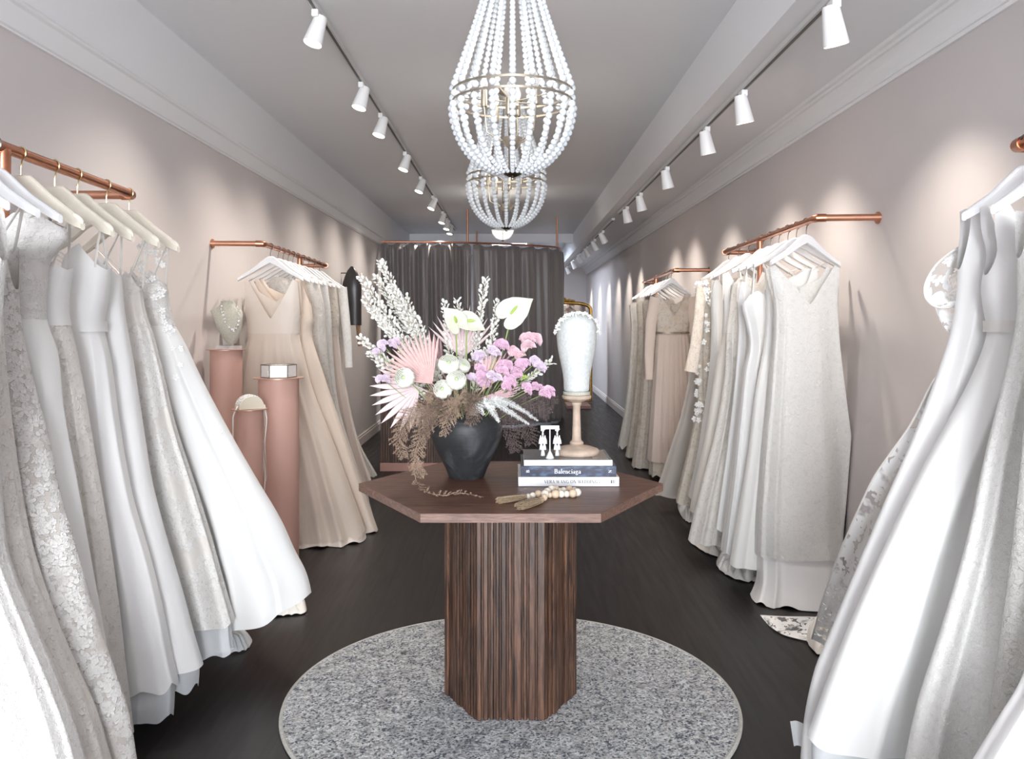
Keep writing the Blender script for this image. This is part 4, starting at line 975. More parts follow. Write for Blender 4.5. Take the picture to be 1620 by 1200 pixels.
pm.build('porcelain_flowers','pearl',cr); lm.build('silver_leaves','petal_white',cr); bmz.build('crystal_centres','crystal',cr)
# ------------------------------------------------------------------ earring stand and earrings
ex, ey = (870-810)/F*2.965, 2.965
es_ = thing('earring_stand', (ex,ey,BT), 'small white T shaped earring stand on the top book', 'jewellery stand')
MB().lathe((ex,ey,BT),[(.0145,0),(.0145,.002),(.009,.014),(.003,.026),(.0021,.03)],28).build('cone_foot','paper_white',es_)
MB().tube([(ex,ey,BT+.028),(ex,ey,BT+.105)],.0021,12).build('stem','paper_white',es_)
MB().box((ex,ey,BT+.110),(.066,.006,.013)).build('cross_bar','paper_white',es_,smooth=False,bevel=.001)
for s_, side in ((-1,'left'),(1,'right')):
    x_ = ex+s_*.0255; y_ = ey-.0045
    e = thing('tassel_earring', (x_,y_,BT+.012), f'white tiered tassel earring hanging at the {side} end of the small stand', 'earring', 'earrings on the small stand')
    cl = MB()
    for k in range(5):
        a = k*2*PI/5; cl.ball((x_+math.cos(a)*.0055,y_-.0015,BT+.104+math.sin(a)*.0055),.0035,8,6,(1,.5,1))
    cl.ball((x_,y_-.003,BT+.104),.003,8,6); cl.ball((x_,y_-.001,BT+.094),.0035,8,6); cl.ball((x_,y_-.001,BT+.087),.0042,8,6)
    cl.build('crystal_cluster','crystal',e)
    for t2, (dx, z1, hh, rr2) in enumerate(((-.0075,.082,.030,.0085),(.0075,.082,.030,.0085),(0,.084,.030,.0075),(-.0055,.058,.027,.0075),(.0055,.058,.027,.0075),(0,.040,.030,.0078))):
        tm = MB(); n = 22
        tm.lathe((x_+dx,y_-.001,BT+z1-hh),[(rr2,0),(rr2*.8,hh*.45),(rr2*.32,hh*.82),(rr2*.28,hh)],n,sy=.6)
        for i in range(0,len(tm.v)):
            if (i % n) % 2: tm.v[i].x = (tm.v[i].x-x_-dx)*.82+x_+dx
        tm.build('tassel','tassel_white',e,auto=False)
# ------------------------------------------------------------------ wooden bead garland
gl = thing('bead_garland', (.1,2.75,TZ), 'natural wooden bead garland with jute tassels lying on the table front', 'garland')
def onT(px, py, r): d = (HC-TZ-r)*F/(py-508); return Vector(((px-810)/F*d, d, TZ+r))
z4 = lambda x, y: (820+x/7.5, 660+y/7.5)
bl = [(115,936,28,1),(170,925,30,1),(235,908,34,0),(300,880,0,1)]
bl = [(118,938,.0095,1),(172,926,.0105,1),(236,908,.0125,0),(345,880,.0130,1),(395,850,.0130,1),(450,848,.0115,0),(495,868,.0095,1),(538,862,.0105,1),(605,852,.0125,0),(665,862,.0105,1),
      (700,888,.0135,1),(645,900,.0140,0),(574,908,.0110,1),(510,908,.0120,1),(440,908,.0140,0),(374,920,.0095,0),(315,912,.0140,1),(305,950,.0115,0)]
prevs = []
for k, (zx, zy, r, pale) in enumerate(bl):
    p = onT(*z4(zx, zy), r); prevs.append(p)
    MB().ball(p, r, 20, 12).build('wooden_bead','bead_pale' if pale else 'bead_wood',gl)
MB().tube([p for p in prevs],.0015,6).build('cord','jute',gl)
def tassel(tip, nk, name='tassel'):
    m = MB(); d = (tip-nk); L_ = d.length; d.normalize(); u = d.cross(Vector((0,0,1))).normalized(); rr = random.Random(int(L_*9999))
    for k in range(60):
        a = rr.uniform(0, 6.28); r0 = rr.uniform(0,.008); r1 = rr.uniform(.2,1)*.019
        o0 = u*math.cos(a)*r0+Vector((0,0,1))*math.sin(a)*r0; o1 = u*math.cos(a)*r1+Vector((0,0,1))*(math.sin(a)*r1*.7)
        e = tip+o1-d*rr.uniform(0,.012); e.z = max(TZ+.0015, e.z); mid = nk.lerp(tip,.45)+(o0+o1)*.62; mid.z = max(TZ+.0015, mid.z)
        q = nk+o0; q.z = max(TZ+.0015,q.z); m.tube([q, mid, e],.0011,5)
    for k in range(4):
        m2 = nk+d*(.006+.003*k); Mq = d.to_track_quat('Z','Y').to_matrix(); m.lathe(m2,[(.0085,-.0016),(.0098,0),(.0085,.0016)],16,Mq,cap=False)
    m.build(name,'jute',gl)
tassel(onT(787,791,.011), onT(832,785,.010)); tassel(onT(820,801,.012), onT(858,790,.011))
# ------------------------------------------------------------------ vase
VX, VY = -.169, 3.10
vs_ = thing('ceramic_vase', (VX,VY,TZ), 'dark charcoal matte ceramic urn on the left of the table', 'vase')
vp = [(.0005,0),(.062,0),(.066,.004),(.078,.035),(.098,.075),(.118,.115),(.130,.150),(.134,.175),(.131,.200),(.120,.222),(.104,.236),(.098,.244),(.102,.252),(.106,.256),(.100,.259),(.092,.250),(.098,.232),(.112,.21),(.118,.175),(.05,.04),(.0005,.02)]
MB().lathe((VX,VY,TZ),vp,72,cap=False).build('vase_body','dark_ceramic',vs_)
MO = Vector((VX,VY,TZ+.25))
# ------------------------------------------------------------------ flowers
rf = random.Random(21)
def stem_path(tip, sag=.0, n=14, root=None, bow=(0,0,0)):
    a = root or MO+Vector((rf.uniform(-.03,.03),rf.uniform(-.03,.03),-.12)); b_ = Vector(tip); bw = Vector(bow); out = []
    for k in range(n+1):
        t = k/n; p = a.lerp(b_, t)+bw*math.sin(PI*t); p.z += sag*math.sin(PI*t); 
        out.append(p)
    return out
def inner(p):   # keep the first part of a stem inside the vase mouth
    return p
def leafm(m, c, M, ln, wd, curl=.15):
    rows = []
    for k in range(5):
        t = k/4; w_ = wd*math.sin(PI*min(.97,max(.04,t**.8)))
        rows.append([c+M@Vector((ln*t, -w_, curl*ln*t*t+w_*.2)), c+M@Vector((ln*t,0,curl*ln*t*t)), c+M@Vector((ln*t, w_, curl*ln*t*t+w_*.2))])
    m.grid(rows)
def white_branch(tip, label, dense=1.0, start=.35, spread=.016, bow=(0,0,0)):
    p = stem_path(tip, bow=bow, n=30); t = thing('bleached_branch', (MO.x,MO.y,MO.z), label, 'branch', 'bleached white branches in the vase')
    sm = MB().tube(p, [.0016-.0009*k/30 for k in range(31)], 6); lm = MB()
    L_ = (p[-1]-p[0]).length; n = int(L_*175*dense)
    for k in range(n):
        t_0 = start+(1-start)*k/n; q = t_0*30; i = min(29,int(q)); c = p[i].lerp(p[i+1], q-i)
        d = (p[min(30,i+1)]-p[i]).normalized(); sp = spread*(1.15-.5*t_0)
        a = k*2.4+rf.uniform(-.4,.4); u = d.orthogonal().normalized(); w_ = d.cross(u); side = (u*math.cos(a)+w_*math.sin(a))
        e = c+side*sp*rf.uniform(.4,1.15)+d*.010
        sm.tube([c, e], .0005, 4, cap=False)
        dirn = (side*.7+d*.9+Vector((rf.uniform(-.3,.3),)*3)).normalized(); Mq = dirn.to_track_quat('X','Z').to_matrix()@Matrix.Rotation(rf.uniform(-1.2,1.2),3,'X')
        s0 = rf.uniform(.8,1.25)
        lm.ball(e+dirn*.006, .0070*s0, 8, 5, (1.15,.92,.34), Mq)
    sm.build('stem','stem_pale',t); lm.build('pods','leaf_bleached',t,auto=False); return t
WB = [((603,416,3.12),'tallest white pod branch, leaning up left against the curtain'),((572,440,3.05),'white pod branch reaching farthest up to the left'),((577,472,3.0),'white pod branch just below the longest left branch'),
      ((596,440,3.2),'white pod branch between the two tall left ones'),((590,492,3.02),'short white pod branch low on the left cluster'),((570,535,2.98),'white branch reaching level to the left above the lilac petals'),
      ((586,560,2.94),'small white pod sprig drooping at the left side'),((768,443,3.1),'upright white pod branch right of the pink palm'),((787,478,3.12),'white branch touching the large right anthurium'),((872,572,3.0),'white pod sprig reaching to the right of the sweet peas'),
      ((704,480,3.16),'short white pod sprig left of the centre anthurium'),((724,476,3.18),'short white pod sprig behind the centre anthurium'),((774,545,3.05),'short white pods low beside the upright right branch'),((640,470,3.15),'inner white pod branch of the left cluster'),((622,455,3.06),'white pod branch in the middle of the left cluster')]
for i, ((px, py, d), lb) in enumerate(WB):
    big = i < 4 or i > 12
    white_branch(W(px,py,d), lb, 1.15 if big else .8, .38 if big else .45, .019 if big else .014, bow=(rf.uniform(-.01,.01),0,rf.uniform(0,.02)))
def palm(hub, axis, up, R_, span, nb, label, mat, jag=.62, cup=.12, tw=.9, group='dried palm fans in the vase'):
    """pleated fan: blades fused near the hub with free pointed tips"""
    hub = Vector(hub); axis = Vector(axis).normalized(); up = Vector(up); side = axis.cross(up).normalized(); nrm = side.cross(axis).normalized()
    if nrm.dot(up) < 0: nrm = -nrm
    t = thing('dried_palm_fan', (MO.x,MO.y,MO.z), label, 'palm leaf', group)
    m = MB(); a0, a1 = math.radians(span[0]), math.radians(span[1]); da = (a1-a0)/nb
    for k in range(nb):
        am = a0+da*(k+.5); Rk = R_*(1-.16*abs((k+.5)/nb*2-1)**2)*rf.uniform(.96,1.03); nr = 12; rows = []
        for j in range(nr+1):
            q = j/nr; r = max(.004, Rk*q)
            hw = da/2*r if q <= jag else da/2*Rk*jag*max(0, 1-((q-jag)/(1-jag)))**.85*(1.0+.25*math.sin(PI*(q-jag)/(1-jag)))
            cen = axis*math.cos(am)*r+side*math.sin(am)*r+nrm*(cup*r*r/R_); tn = (-axis*math.sin(am)+side*math.cos(am))
            pl = .32*hw*tw
            rows.append([hub+cen-tn*hw*.97, hub+cen-tn*hw*.5+nrm*pl*.6, hub+cen+nrm*(pl*1.6+.0005), hub+cen+tn*hw*.5+nrm*pl*.6, hub+cen+tn*hw*.97])
        m.grid(rows)
    m.build('pleated_blade',mat,t,solid=.0007)
    MB().tube([MO+Vector((0,0,-.10)), MO.lerp(hub,.5), hub+axis*.004],.0028,8).build('stalk',mat,t)
    return t
hb = W(684,607,2.96)
palm(hb, (-.72,-.25,.64), (0,-1,.15), .205, (-34,58), 17, 'large peach pink palm fan, pleated and closest to the viewer', 'palm_pink', .66)
palm(W(664,612,2.99), (-.85,-.15,-.32), (0,-1,.1), .185, (-62,50), 10, 'pale pink palm fan with pointed tips spreading down left', 'palm_pale', .60, tw=.5)
palm(W(731,566,3.14), (.02,.05,1), (0,-1,0), .195, (-52,52), 13, 'pink palm fan standing upright behind the centre anthurium', 'palm_pale', .5)
palm(W(700,590,3.2), (-.55,.1,.8), (0,-1,0), .17, (-40,35), 9, 'dull pink palm fan behind the large peach one', 'palm_mauve', .55)
palm(W(752,632,2.98), (.95,-.1,.16), (0,-.55,.9), .17, (-16,16), 6, 'narrow pink palm blades pointing right under the sweet peas', 'palm_mauve', .75)
palm(W(763,618,3.0), (.45,-.2,.85), (0,-1,.2), .15, (-30,26), 8, 'folded pink palm blades in the middle of the sweet peas', 'palm_pink', .7)
palm(W(778,600,3.06), (.6,0,.8), (0,-1,0), .12, (-30,30), 7, 'small mauve palm fan at the back right of the bouquet', 'palm_mauve', .6)
palm(W(668,640,3.02), (-.2,-.1,-1), (0,-1,0), .085, (-40,30), 4, 'short pink palm tips hanging below the pale fan', 'palm_pale', .4, tw=.6)
def anthurium(c, M, sz, label, stem_to):
    t = thing('anthurium', (MO.x,MO.y,MO.z), label, 'flower', 'white anthuriums in the vase')
    rows = []; nr, nc = 18, 14
    # heart outline in polar form round the spadix root
    def edge(a):
        a = abs(a); pts_ = [(0,1.38),(7,1.20),(18,1.05),(36,.93),(60,.84),(90,.82),(115,.84),(140,.80),(160,.66),(172,.42),(180,.22)]
        return lin(pts_, a)
    for j in range(nr+1):
        r = j/nr; row = []
        for k in range(49):
            a = -180+360*k/48; e = edge(a)*sz*r; x, y = e*math.cos(math.radians(a)), e*math.sin(math.radians(a))
            z = .22*sz*(r**2)*(.6*abs(math.sin(math.radians(a)))) - .16*sz*max(0,x/sz)**2 + .012*sz*math.sin(k*1.3)*r
            row.append(c+M@Vector((x,y,z)))
        rows.append(row)
    MB().grid(rows).build('spathe','anthurium',t,solid=.0012)
    pts_ = [c+M@Vector((.02*sz+.62*sz*k/8*.9,0,.05*sz+.28*sz*(k/8))) for k in range(9)]
    MB().tube(pts_,[.0035,.0045,.0048,.0048,.0046,.0043,.004,.003,.0012],12).build('spadix','green_bright',t)
    q = stem_path(c-M@Vector((0,0,.004)), n=16, bow=stem_to); MB().tube(q,.0028,8).build('stem','green_stem',t)
    return t
def frame(x, z):   # local x and z axes given in world
    x = Vector(x).normalized(); z = Vector(z); y = z.cross(x).normalized(); z = x.cross(y).normalized(); return Matrix((x,y,z)).transposed()
anthurium(W(808,497,3.05), frame((.75,-.1,.62),(-.25,-.9,.28)), .072, 'large cream anthurium high on the right of the bouquet', (.03,0,.0))
anthurium(W(722,510,3.0), frame((-.5,-.35,.72),(.3,-.85,.3)), .052, 'cream anthurium with lime spadix above the ranunculus, left of the pair', (0,0,.02))
anthurium(W(738,508,3.03), frame((.8,-.1,-.25),(.1,-.75,.65)), .055, 'cream anthurium folded over in the centre of the bouquet', (0,0,.02))
def ranunculus(c, nrm, r, label):
    t = thing('ranunculus', (MO.x,MO.y,MO.z), label, 'flower', 'white ranunculus blooms in the vase')
    M = Vector(nrm).normalized().to_track_quat('Z','Y').to_matrix(); c = Vector(c); m = MB()
    for L_ in range(6):
        rr_ = r*(.28+.72*L_/5); npt = 5+L_; op = .35+L_*.17
        for k in range(npt):
            a = 2*PI*k/npt+L_*.7; rows = []
            for j in range(6):
                v = j/5; row = []
                for i in range(7):
                    u = (i/6-.5)*2; aa = a+u*(PI/npt*1.5)*math.sin(PI*(.2+.6*v)); th = (1-v)*1.5+.0; lat = -.9+v*(.9+op*.2+(.95-L_*.11))
                    rad = rr_*(math.cos(lat) if lat < 1.4 else .1)*(1+.03*math.sin(5*u+k)); z = rr_*math.sin(lat)*.82-.012*L_*r*10*(v*.15)
                    row.append(c+M@Vector((rad*math.cos(aa),rad*math.sin(aa),z-.1*r)))
                rows.append(row)
            m.grid(rows)
    m.build('petals','petal_white',t,solid=.0006,auto=False)
    MB().ball(c+M@Vector((0,0,r*.05)), r*.20, 12, 8, (1,1,.9), M).build('green_centre','petal_core',t)
    q = stem_path(c-M@Vector((0,0,r*.7)),n=10); MB().tube(q,.0022,8).build('stem','green_stem',t)
ranunculus(W(639,597,2.86), (-.35,-1,.25), .036, 'white ranunculus with green eye over the pink palm, far left')
ranunculus(W(710,574,2.88), (.1,-.8,.75), .037, 'white ranunculus in the centre below the anthuriums')
ranunculus(W(733,577,2.95), (.5,-.6,.6), .028, 'half hidden white ranunculus right of the central one')
ranunculus(W(722,600,2.85), (.2,-.9,.5), .035, 'white ranunculus above the brown fern, right of two')
ranunculus(W(700,615,2.87), (-.3,-.9,.3), .034, 'white ranunculus above the brown fern, left of two')
def pea(m, c, M, s_):
    """one ruffled sweet pea blossom"""
    for part in range(3):
        rows = []; sz = s_*(1.0,.78,.45)[part]; cup = (.25,.55,1.0)[part]; nr = 6
        for j in range(nr+1):
            r = j/nr; row = []
            for k in range(17):
                a = math.radians(-118+236*k/16); e = sz*r*(1+.13*math.cos(2*a)); ruf = .16*sz*r*r*math.sin(6*a+part*2)
                row.append(c+M@Vector((e*math.sin(a), -part*.003-cup*sz*r*r*.6+ruf*.5, e*math.cos(a)*.85+ruf*.3)))
            rows.append(row)
        m.grid(rows)
PE = [(794,543,'pea_pink',.022,'lilac pink sweet pea bloom tallest in front of the curtain'),(783,556,'pea_lilac',.017,'pale sweet pea just under the tallest bloom'),(841,545,'pea_rose',.026,'large ruffled pink bloom at the upper right'),(818,560,'pea_rose',.020,'deep rose sweet pea left of the large ruffled bloom'),
      (757,566,'pea_lilac',.020,'lilac sweet pea next to the central ranunculus'),(760,585,'pea_pink',.018,'pink sweet pea right of the ranunculus pair'),(774,574,'pea_lilac',.016,'small lilac bloom between palm blades'),(800,583,'pea_pink',.022,'pink sweet pea in the middle right cluster'),(812,594,'pea_pink',.021,'pink sweet pea above the lime bud'),
      (826,578,'pea_pink',.019,'pink sweet pea under the rose bloom'),(768,603,'pea_pink',.023,'large pink sweet pea above the mauve palm blades'),(782,598,'pea_lilac',.018,'pale sweet pea in the lower cluster'),(846,575,'pea_lilac',.017,'lilac blossoms near the right white sprig'),(858,580,'pea_lilac',.014,'small lilac blossom at the far right tip'),
      (833,615,'pea_pink',.015,'first of the drooping sweet peas on the right stem'),(850,612,'pea_pink',.013,'middle drooping sweet pea on the right stem'),(863,622,'pea_pink',.022,'lowest and largest drooping sweet pea on the right'),(806,610,'pea_pink',.019,'pink sweet pea beside the lime green bud'),
      (606,600,'pea_lilac',.017,'lilac bloom peeking out behind the pale palm at left'),(608,548,'pea_lilac',.016,'lilac blossoms among white pods at the left'),(624,545,'pea_lilac',.016,'lilac blossom above the peach palm fan'),(593,553,'pea_lilac',.013,'tiny lilac blossom at the left end'),(745,598,'pea_lilac',.014,'small lilac bloom right of the lower ranunculus')]
for px, py, mt, s_, lb in PE:
    c = W(px, py, 2.94+rf.uniform(-.03,.05)); t = thing('sweet_pea', (MO.x,MO.y,MO.z), lb, 'flower', 'sweet peas in the vase'); m = MB()
    for k in range(4):
        M = frame((math.cos(rf.uniform(-.8,.8)),-.2,rf.uniform(-.6,.6)),(rf.uniform(-.4,.4),-.3,1)); pea(m, c+Vector((rf.uniform(-1,1),rf.uniform(-.6,.6),rf.uniform(-1,1)))*s_*.7, M, s_*1.2)
    m.build('petals',mt,t,solid=.0004,auto=False)
    q = stem_path(c,n=10,sag=.02 if 828 < px else 0); MB().tube(q,.0013,6).build('stem','green_stem',t)
bd = thing('green_bud', (MO.x,MO.y,MO.z), 'lime green bud at the right of the sweet peas', 'flower bud'); m = MB(); c = W(829,597,2.95)
for k in range(16):
    d = Vector((rf.uniform(-1,1),rf.uniform(-1,.3),rf.uniform(-.6,1))).normalized(); m.tube([c,c+d*.012],[.0035,.0008],5)
m.build('sepals','green_bright',bd); MB().tube([MO+Vector((.02,0,-.1)),W(790,615,3),c],.0016,6).build('stem','green_stem',bd)
def fern(path, label, mat, wid=.05, dens=260, nee=.010, group='dried ferns in the vase', flat=False, seed=1, taper=.15):
    """plume of fine needles on branching side stems"""
    r = random.Random(seed); P = [Vector(p) for p in path]; t = thing('dried_fern', (MO.x,MO.y,MO.z), label, 'fern', group); K = 36; pts_ = []
    for k in range(K+1):
        q = k/K*(len(P)-1); i = min(len(P)-2, int(q)); f = q-i; a0 = P[max(0,i-1)]; a1 = P[i]; a2 = P[i+1]; a3 = P[min(len(P)-1,i+2)]
        pts_.append(.5*((2*a1)+(a2-a0)*f+(2*a0-5*a1+4*a2-a3)*f*f+(3*a1-a0-3*a2+a3)*f**3))
    sm = MB().tube(pts_, [.0014-.0009*k/K for k in range(K+1)], 6); nm = MB(); ln = sum((pts_[k+1]-pts_[k]).length for k in range(K)); nb = int(ln*dens*.45)
    for k in range(nb):
        q = (.12+.86*k/nb)*K; i = min(K-1, int(q)); c = pts_[i].lerp(pts_[i+1], q-i); d = (pts_[i+1]-pts_[i]).normalized(); fr = q/K
        u = d.cross(Vector((0,1,0)) if abs(d.y) < .9 else Vector((0,0,1))).normalized(); w_ = d.cross(u).normalized()
        s_ = 1 if k % 2 else -1; a = r.uniform(-.9,.9) if not flat else r.uniform(-.25,.25); sd = (u*s_*math.cos(a)+w_*math.sin(a))
        bl_ = wid*(math.sin(PI*min(1,.25+fr*.75))**.7*(1-taper)+taper)*r.uniform(.6,1.1); dr = (sd*.85+d*.55).normalized(); e = c+dr*bl_; 
        if not flat: e.z -= bl_*.15
        if not flat: sm.tube([c, c.lerp(e,.5)+d*.002, e], .0005, 4, cap=False)
        nn = max(3, int(bl_/.0030)) if not flat else 1
        for j in range(nn):
            g = (j+1)/nn; b_ = c.lerp(e, g) if not flat else c
            for s2 in ((1,-1) if not flat else (1,)):
                if flat: v = dr*bl_
                else: v = (dr*.6+d*s2*.8+Vector((r.uniform(-.6,.6),r.uniform(-.6,.6),r.uniform(-.6,.6)))).normalized()*nee*r.uniform(.6,1.2)*(1-.4*g)
                wv = v.cross(Vector((r.uniform(-1,1),-1,r.uniform(-1,1)))).normalized()*(.0006 if not flat else .00075)
                tpt = b_+v
                if b_.z < TZ+.004: b_.z = TZ+.004
                if tpt.z < TZ+.003: tpt.z = TZ+.003
                nm.add([b_-wv, b_+wv, b_.lerp(tpt,.6)+wv*1.1, tpt, b_.lerp(tpt,.6)-wv*1.1],[(0,1,2,3,4)])
    sm.build('stem',mat,t); nm.build('fronds',mat,t,smooth=False); return t
def pp(*l): return [MO+Vector((0,0,-.05))]+[W(*q) for q in l]
FB = [(pp((700,650,2.95),(672,650,2.88),(650,668,2.86)),'brown fern plume curling over the left rim of the vase','fern_tan',.055),
      (pp((715,640,2.92),(700,640,2.86),(680,655,2.84),(668,690,2.84)),'brown fern plume in front of the vase neck','fern_brown',.06),
      (pp((690,640,2.98),(650,655,2.95),(632,690,2.93),(640,725,2.93)),'tan fern plume hanging at the outer left','fern_tan',.055),
      (pp((690,660,2.92),(665,690,2.86),(658,730,2.84),(672,752,2.84)),'tan fern frond dropping from the vase to the tabletop','fern_tan',.04),
      (pp((730,640,2.9),(722,630,2.86),(712,655,2.84),(700,690,2.84)),'short brown fern tuft below the ranunculus','fern_tan',.055),
      (pp((740,640,2.9),(745,625,2.88),(752,650,2.87),(740,672,2.88)),'dense brown fern tuft at the middle of the rim','fern_brown',.05),
      (pp((705,635,2.95),(690,622,2.88),(672,628,2.86)),'brown fern under the peach palm fan','fern_tan',.045),
      (pp((770,635,3.0),(800,630,2.98),(840,640,2.97),(868,655,2.97)),'dark brown fern plume reaching right, upper one','fern_dark',.075),
      (pp((775,640,3.05),(805,650,3.04),(832,672,3.03),(842,702,3.03)),'dark brown fern plume drooping right of the vase','fern_dark',.07),
      (pp((765,645,3.05),(790,660,3.06),(812,690,3.06),(815,715,3.06)),'dark fern plume closest to the right side of the vase','fern_dark',.06),
      (pp((770,625,3.1),(810,610,3.1),(850,615,3.1),(880,640,3.1)),'dark feathery fern behind the drooping sweet peas','fern_dark',.07)]
for i, (pa, lb, mt, w_) in enumerate(FB): fern(pa, lb, mt, w_, 300, .011, seed=i+3)
# long tan trailer lying on the table
tp = lambda x, y: onT(x, y, .006)
fern([MO+Vector((-.06,-.06,-.02)), W(662,700,2.86), tp(657,762)+Vector((0,0,.02)), tp(672,776), tp(700,783), tp(728,779), tp(765,786)], 'trailing dried fern stem lying along the tabletop', 'fern_tan', .028, 120, .009, seed=31)
for i, (pa, lb, w_) in enumerate(((pp((765,638,2.94),(790,632,2.9),(820,645,2.87),(852,666,2.86)),'silver white fern frond, longest on the right',.020),(pp((765,640,2.93),(788,640,2.89),(812,655,2.87),(838,671,2.86)),'silver white fern frond just under the longest one',.020),
      (pp((755,645,2.92),(768,636,2.88),(778,648,2.86),(790,668,2.86)),'white fern frond pointing down in front of the vase',.026),(pp((752,645,2.92),(754,640,2.89),(760,648,2.88),(766,656,2.88)),'short white fern tip over the vase shoulder',.018))):
    fern(pa, lb, 'fern_white', w_, 760, .01, seed=50+i, flat=True)
# ------------------------------------------------------------------ chandeliers
def chandelier(cx, cy, zr, label):
    t = thing('beaded_chandelier', (cx,cy,zr), label, 'chandelier', 'white beaded chandeliers'); R0 = .230; c = Vector((cx,cy,0)); NS = 20; ztop = 2.655
    def band(nm, z, r, h=.008):
        MB().lathe((cx,cy,z),[(r-.0015,-h/2),(r+.0015,-h/2),(r+.0015,h/2),(r-.0015,h/2),(r-.0015,-h/2)],72,cap=False).build(nm,'champagne_metal',t)
    band('ring_band', zr+.019, R0); band('ring_band', zr-.021, R0); band('crown_band', ztop, .093, .014)
    for k in range(NS):
        a = 2*PI*k/NS - PI/2; d = Vector((math.cos(a), math.sin(a), 0)); m = MB(); z = zr+.019+.016; 
        while z < ztop-.008:
            s_ = (z-zr-.035)/(ztop-zr-.035); r = .093+(R0-.093)*(1-s_)**1.12; br = .0132-.0034*s_
            jit = .0; m.ball(c+d*r+Vector((0,0,z)), br, 10, 7); z += br*1.75
        m.build('upper_bead_strand','bead_white',t)
        m = MB(); m.ball(c+d*R0+Vector((0,0,zr-.001)), .0135, 10, 7)
        ph = .03; Hh = .262; z2 = zr-.024
        while True:
            r = R0*1.02*math.cos(ph)**.9; z = z2-Hh*math.sin(ph)**1.05; br = .0142-.0066*(ph/1.5)
            if r < .045 or ph > 1.5: break
            m.ball(c+d*r+Vector((0,0,z-.012)), br, 10, 7)
            dr = R0*math.sin(ph); dz = Hh*math.cos(ph); ph += br*1.85/max(.03, math.hypot(dr,dz))
        m.build('lower_bead_strand','bead_white',t)
    zb = zr-.024-.262
    MB().lathe((cx,cy,zb),[(.0005,-.020),(.012,-.019),(.032,-.010),(.046,.003),(.047,.008),(.04,.012),(.0005,.013)],36).build('bottom_cap','dark_bronze',t)
    MB().ball((cx,cy,zb-.026),.007,12,8).build('finial','champagne_metal',t)
    MB().tube([(cx,cy,zb+.01),(cx,cy,CE-.02)],.0045,12).build('centre_rod','champagne_metal',t)
    MB().lathe((cx,cy,CE),[(.0005,-.03),(.03,-.028),(.06,-.012),(.062,-.001)],36).build('ceiling_canopy','champagne_metal',t)
    MB().lathe((cx,cy,zr-.20),[(.0005,0),(.016,.003),(.03,.016),(.037,.035),(.038,.045),(.034,.046),(.0005,.040)],32).build('arm_bowl','champagne_metal',t)
    MB().lathe((cx,cy,zr-.05),[(.012,-.03),(.022,-.02),(.016,0),(.024,.015),(.012,.03)],24).build('turned_column','champagne_metal',t)
    for k in range(3):
        a = PI*k/3+.3; d = Vector((math.cos(a),math.sin(a),0))*R0
        MB().tube([c-d+Vector((0,0,zr-.018)),c+d+Vector((0,0,zr-.018))],.0022,6).build('spoke','champagne_metal',t)
    for k in range(6):
        a = 2*PI*k/6+.35; d = Vector((math.cos(a),math.sin(a),0)); rr = (.085,.115)[k%2]; zs = zr-(.085,.045)[k%2]
        pts = [c+d*.02+Vector((0,0,zr-.165)), c+d*(rr*.45)+Vector((0,0,zr-.17)), c+d*(rr*.9)+Vector((0,0,zr-.14)), c+d*rr+Vector((0,0,zs))]
        q = [pts[0].lerp(pts[1],i/4) for i in range(4)]+[pts[1].lerp(pts[2],i/4) for i in range(4)]+[pts[2].lerp(pts[3],i/4) for i in range(5)]
        ar_ = MB().tube(q,.0028,8).build('candle_arm','champagne_metal',t)
        sk_ = MB().lathe(c+d*rr+Vector((0,0,zs)),[(.0005,0),(.012,0),(.0125,.003),(.0115,.062),(.0005,.062)],18).build('candle_socket','champagne_metal',t)
        MB().lathe(c+d*rr+Vector((0,0,zs+.062)),[(.006,0),(.0135,.014),(.015,.026),(.010,.042),(.003,.058),(.0005,.062)],14,cap=False).build('candle_bulb','bulb_glass',sk_)
    return t
ch = chandelier(.002, 3.2, 2.196, 'large white beaded chandelier hanging nearest, above the wooden table')
for cx_, cy_ in ((.002,3.2),(-.034,5.03)):
    ld = bpy.data.lights.new('chandelier_fill','POINT'); ld.energy = CHE; ld.color = (1,.93,.84); ld.shadow_soft_size = .16  # added fill light; the chandelier bulbs themselves are unlit
    lo = bpy.data.objects.new('chandelier_fill', ld); C.objects.link(lo); lo.location = (cx_,cy_,2.24)
ld = bpy.data.lights.new('pendant_fill','POINT'); ld.energy = CHE*1.6; ld.color = (1,.93,.84); ld.shadow_soft_size = .1  # fill added to brighten the rear; the clear pendant is unlit
lo = bpy.data.objects.new('pendant_fill', ld); C.objects.link(lo); lo.location = (-.10,9.0,2.34)
c2 = copy_tree(ch); c2.location = (-.034, 5.03, 2.196); c2['label'] = 'second white beaded chandelier, farther back below the first'
pd = thing('glass_pendant', (-.10,9.0,2.2), 'small clear glass bowl pendant seen under the second chandelier', 'pendant lamp')
MB().lathe((-.10,9.0,2.21),[(.0005,0),(.03,.004),(.075,.025),(.11,.065),(.125,.115),(.12,.118),(.10,.07),(.07,.032),(.0005,.008)],40,cap=False).build('glass_bowl','glass_clear',pd)
MB().lathe((-.10,9.0,2.21),[(.0005,-.012),(.012,-.006),(.02,.003)],16).build('bottom_finial','dark_bronze',pd)
MB().tube([(-.10,9.0,2.22),(-.10,9.0,CE)],.005,10).build('stem','dark_bronze',pd)
MB().lathe((-.10,9.0,2.325),[(.122,0),(.128,.003),(.122,.008)],40,cap=False).build('rim_band','dark_bronze',pd)
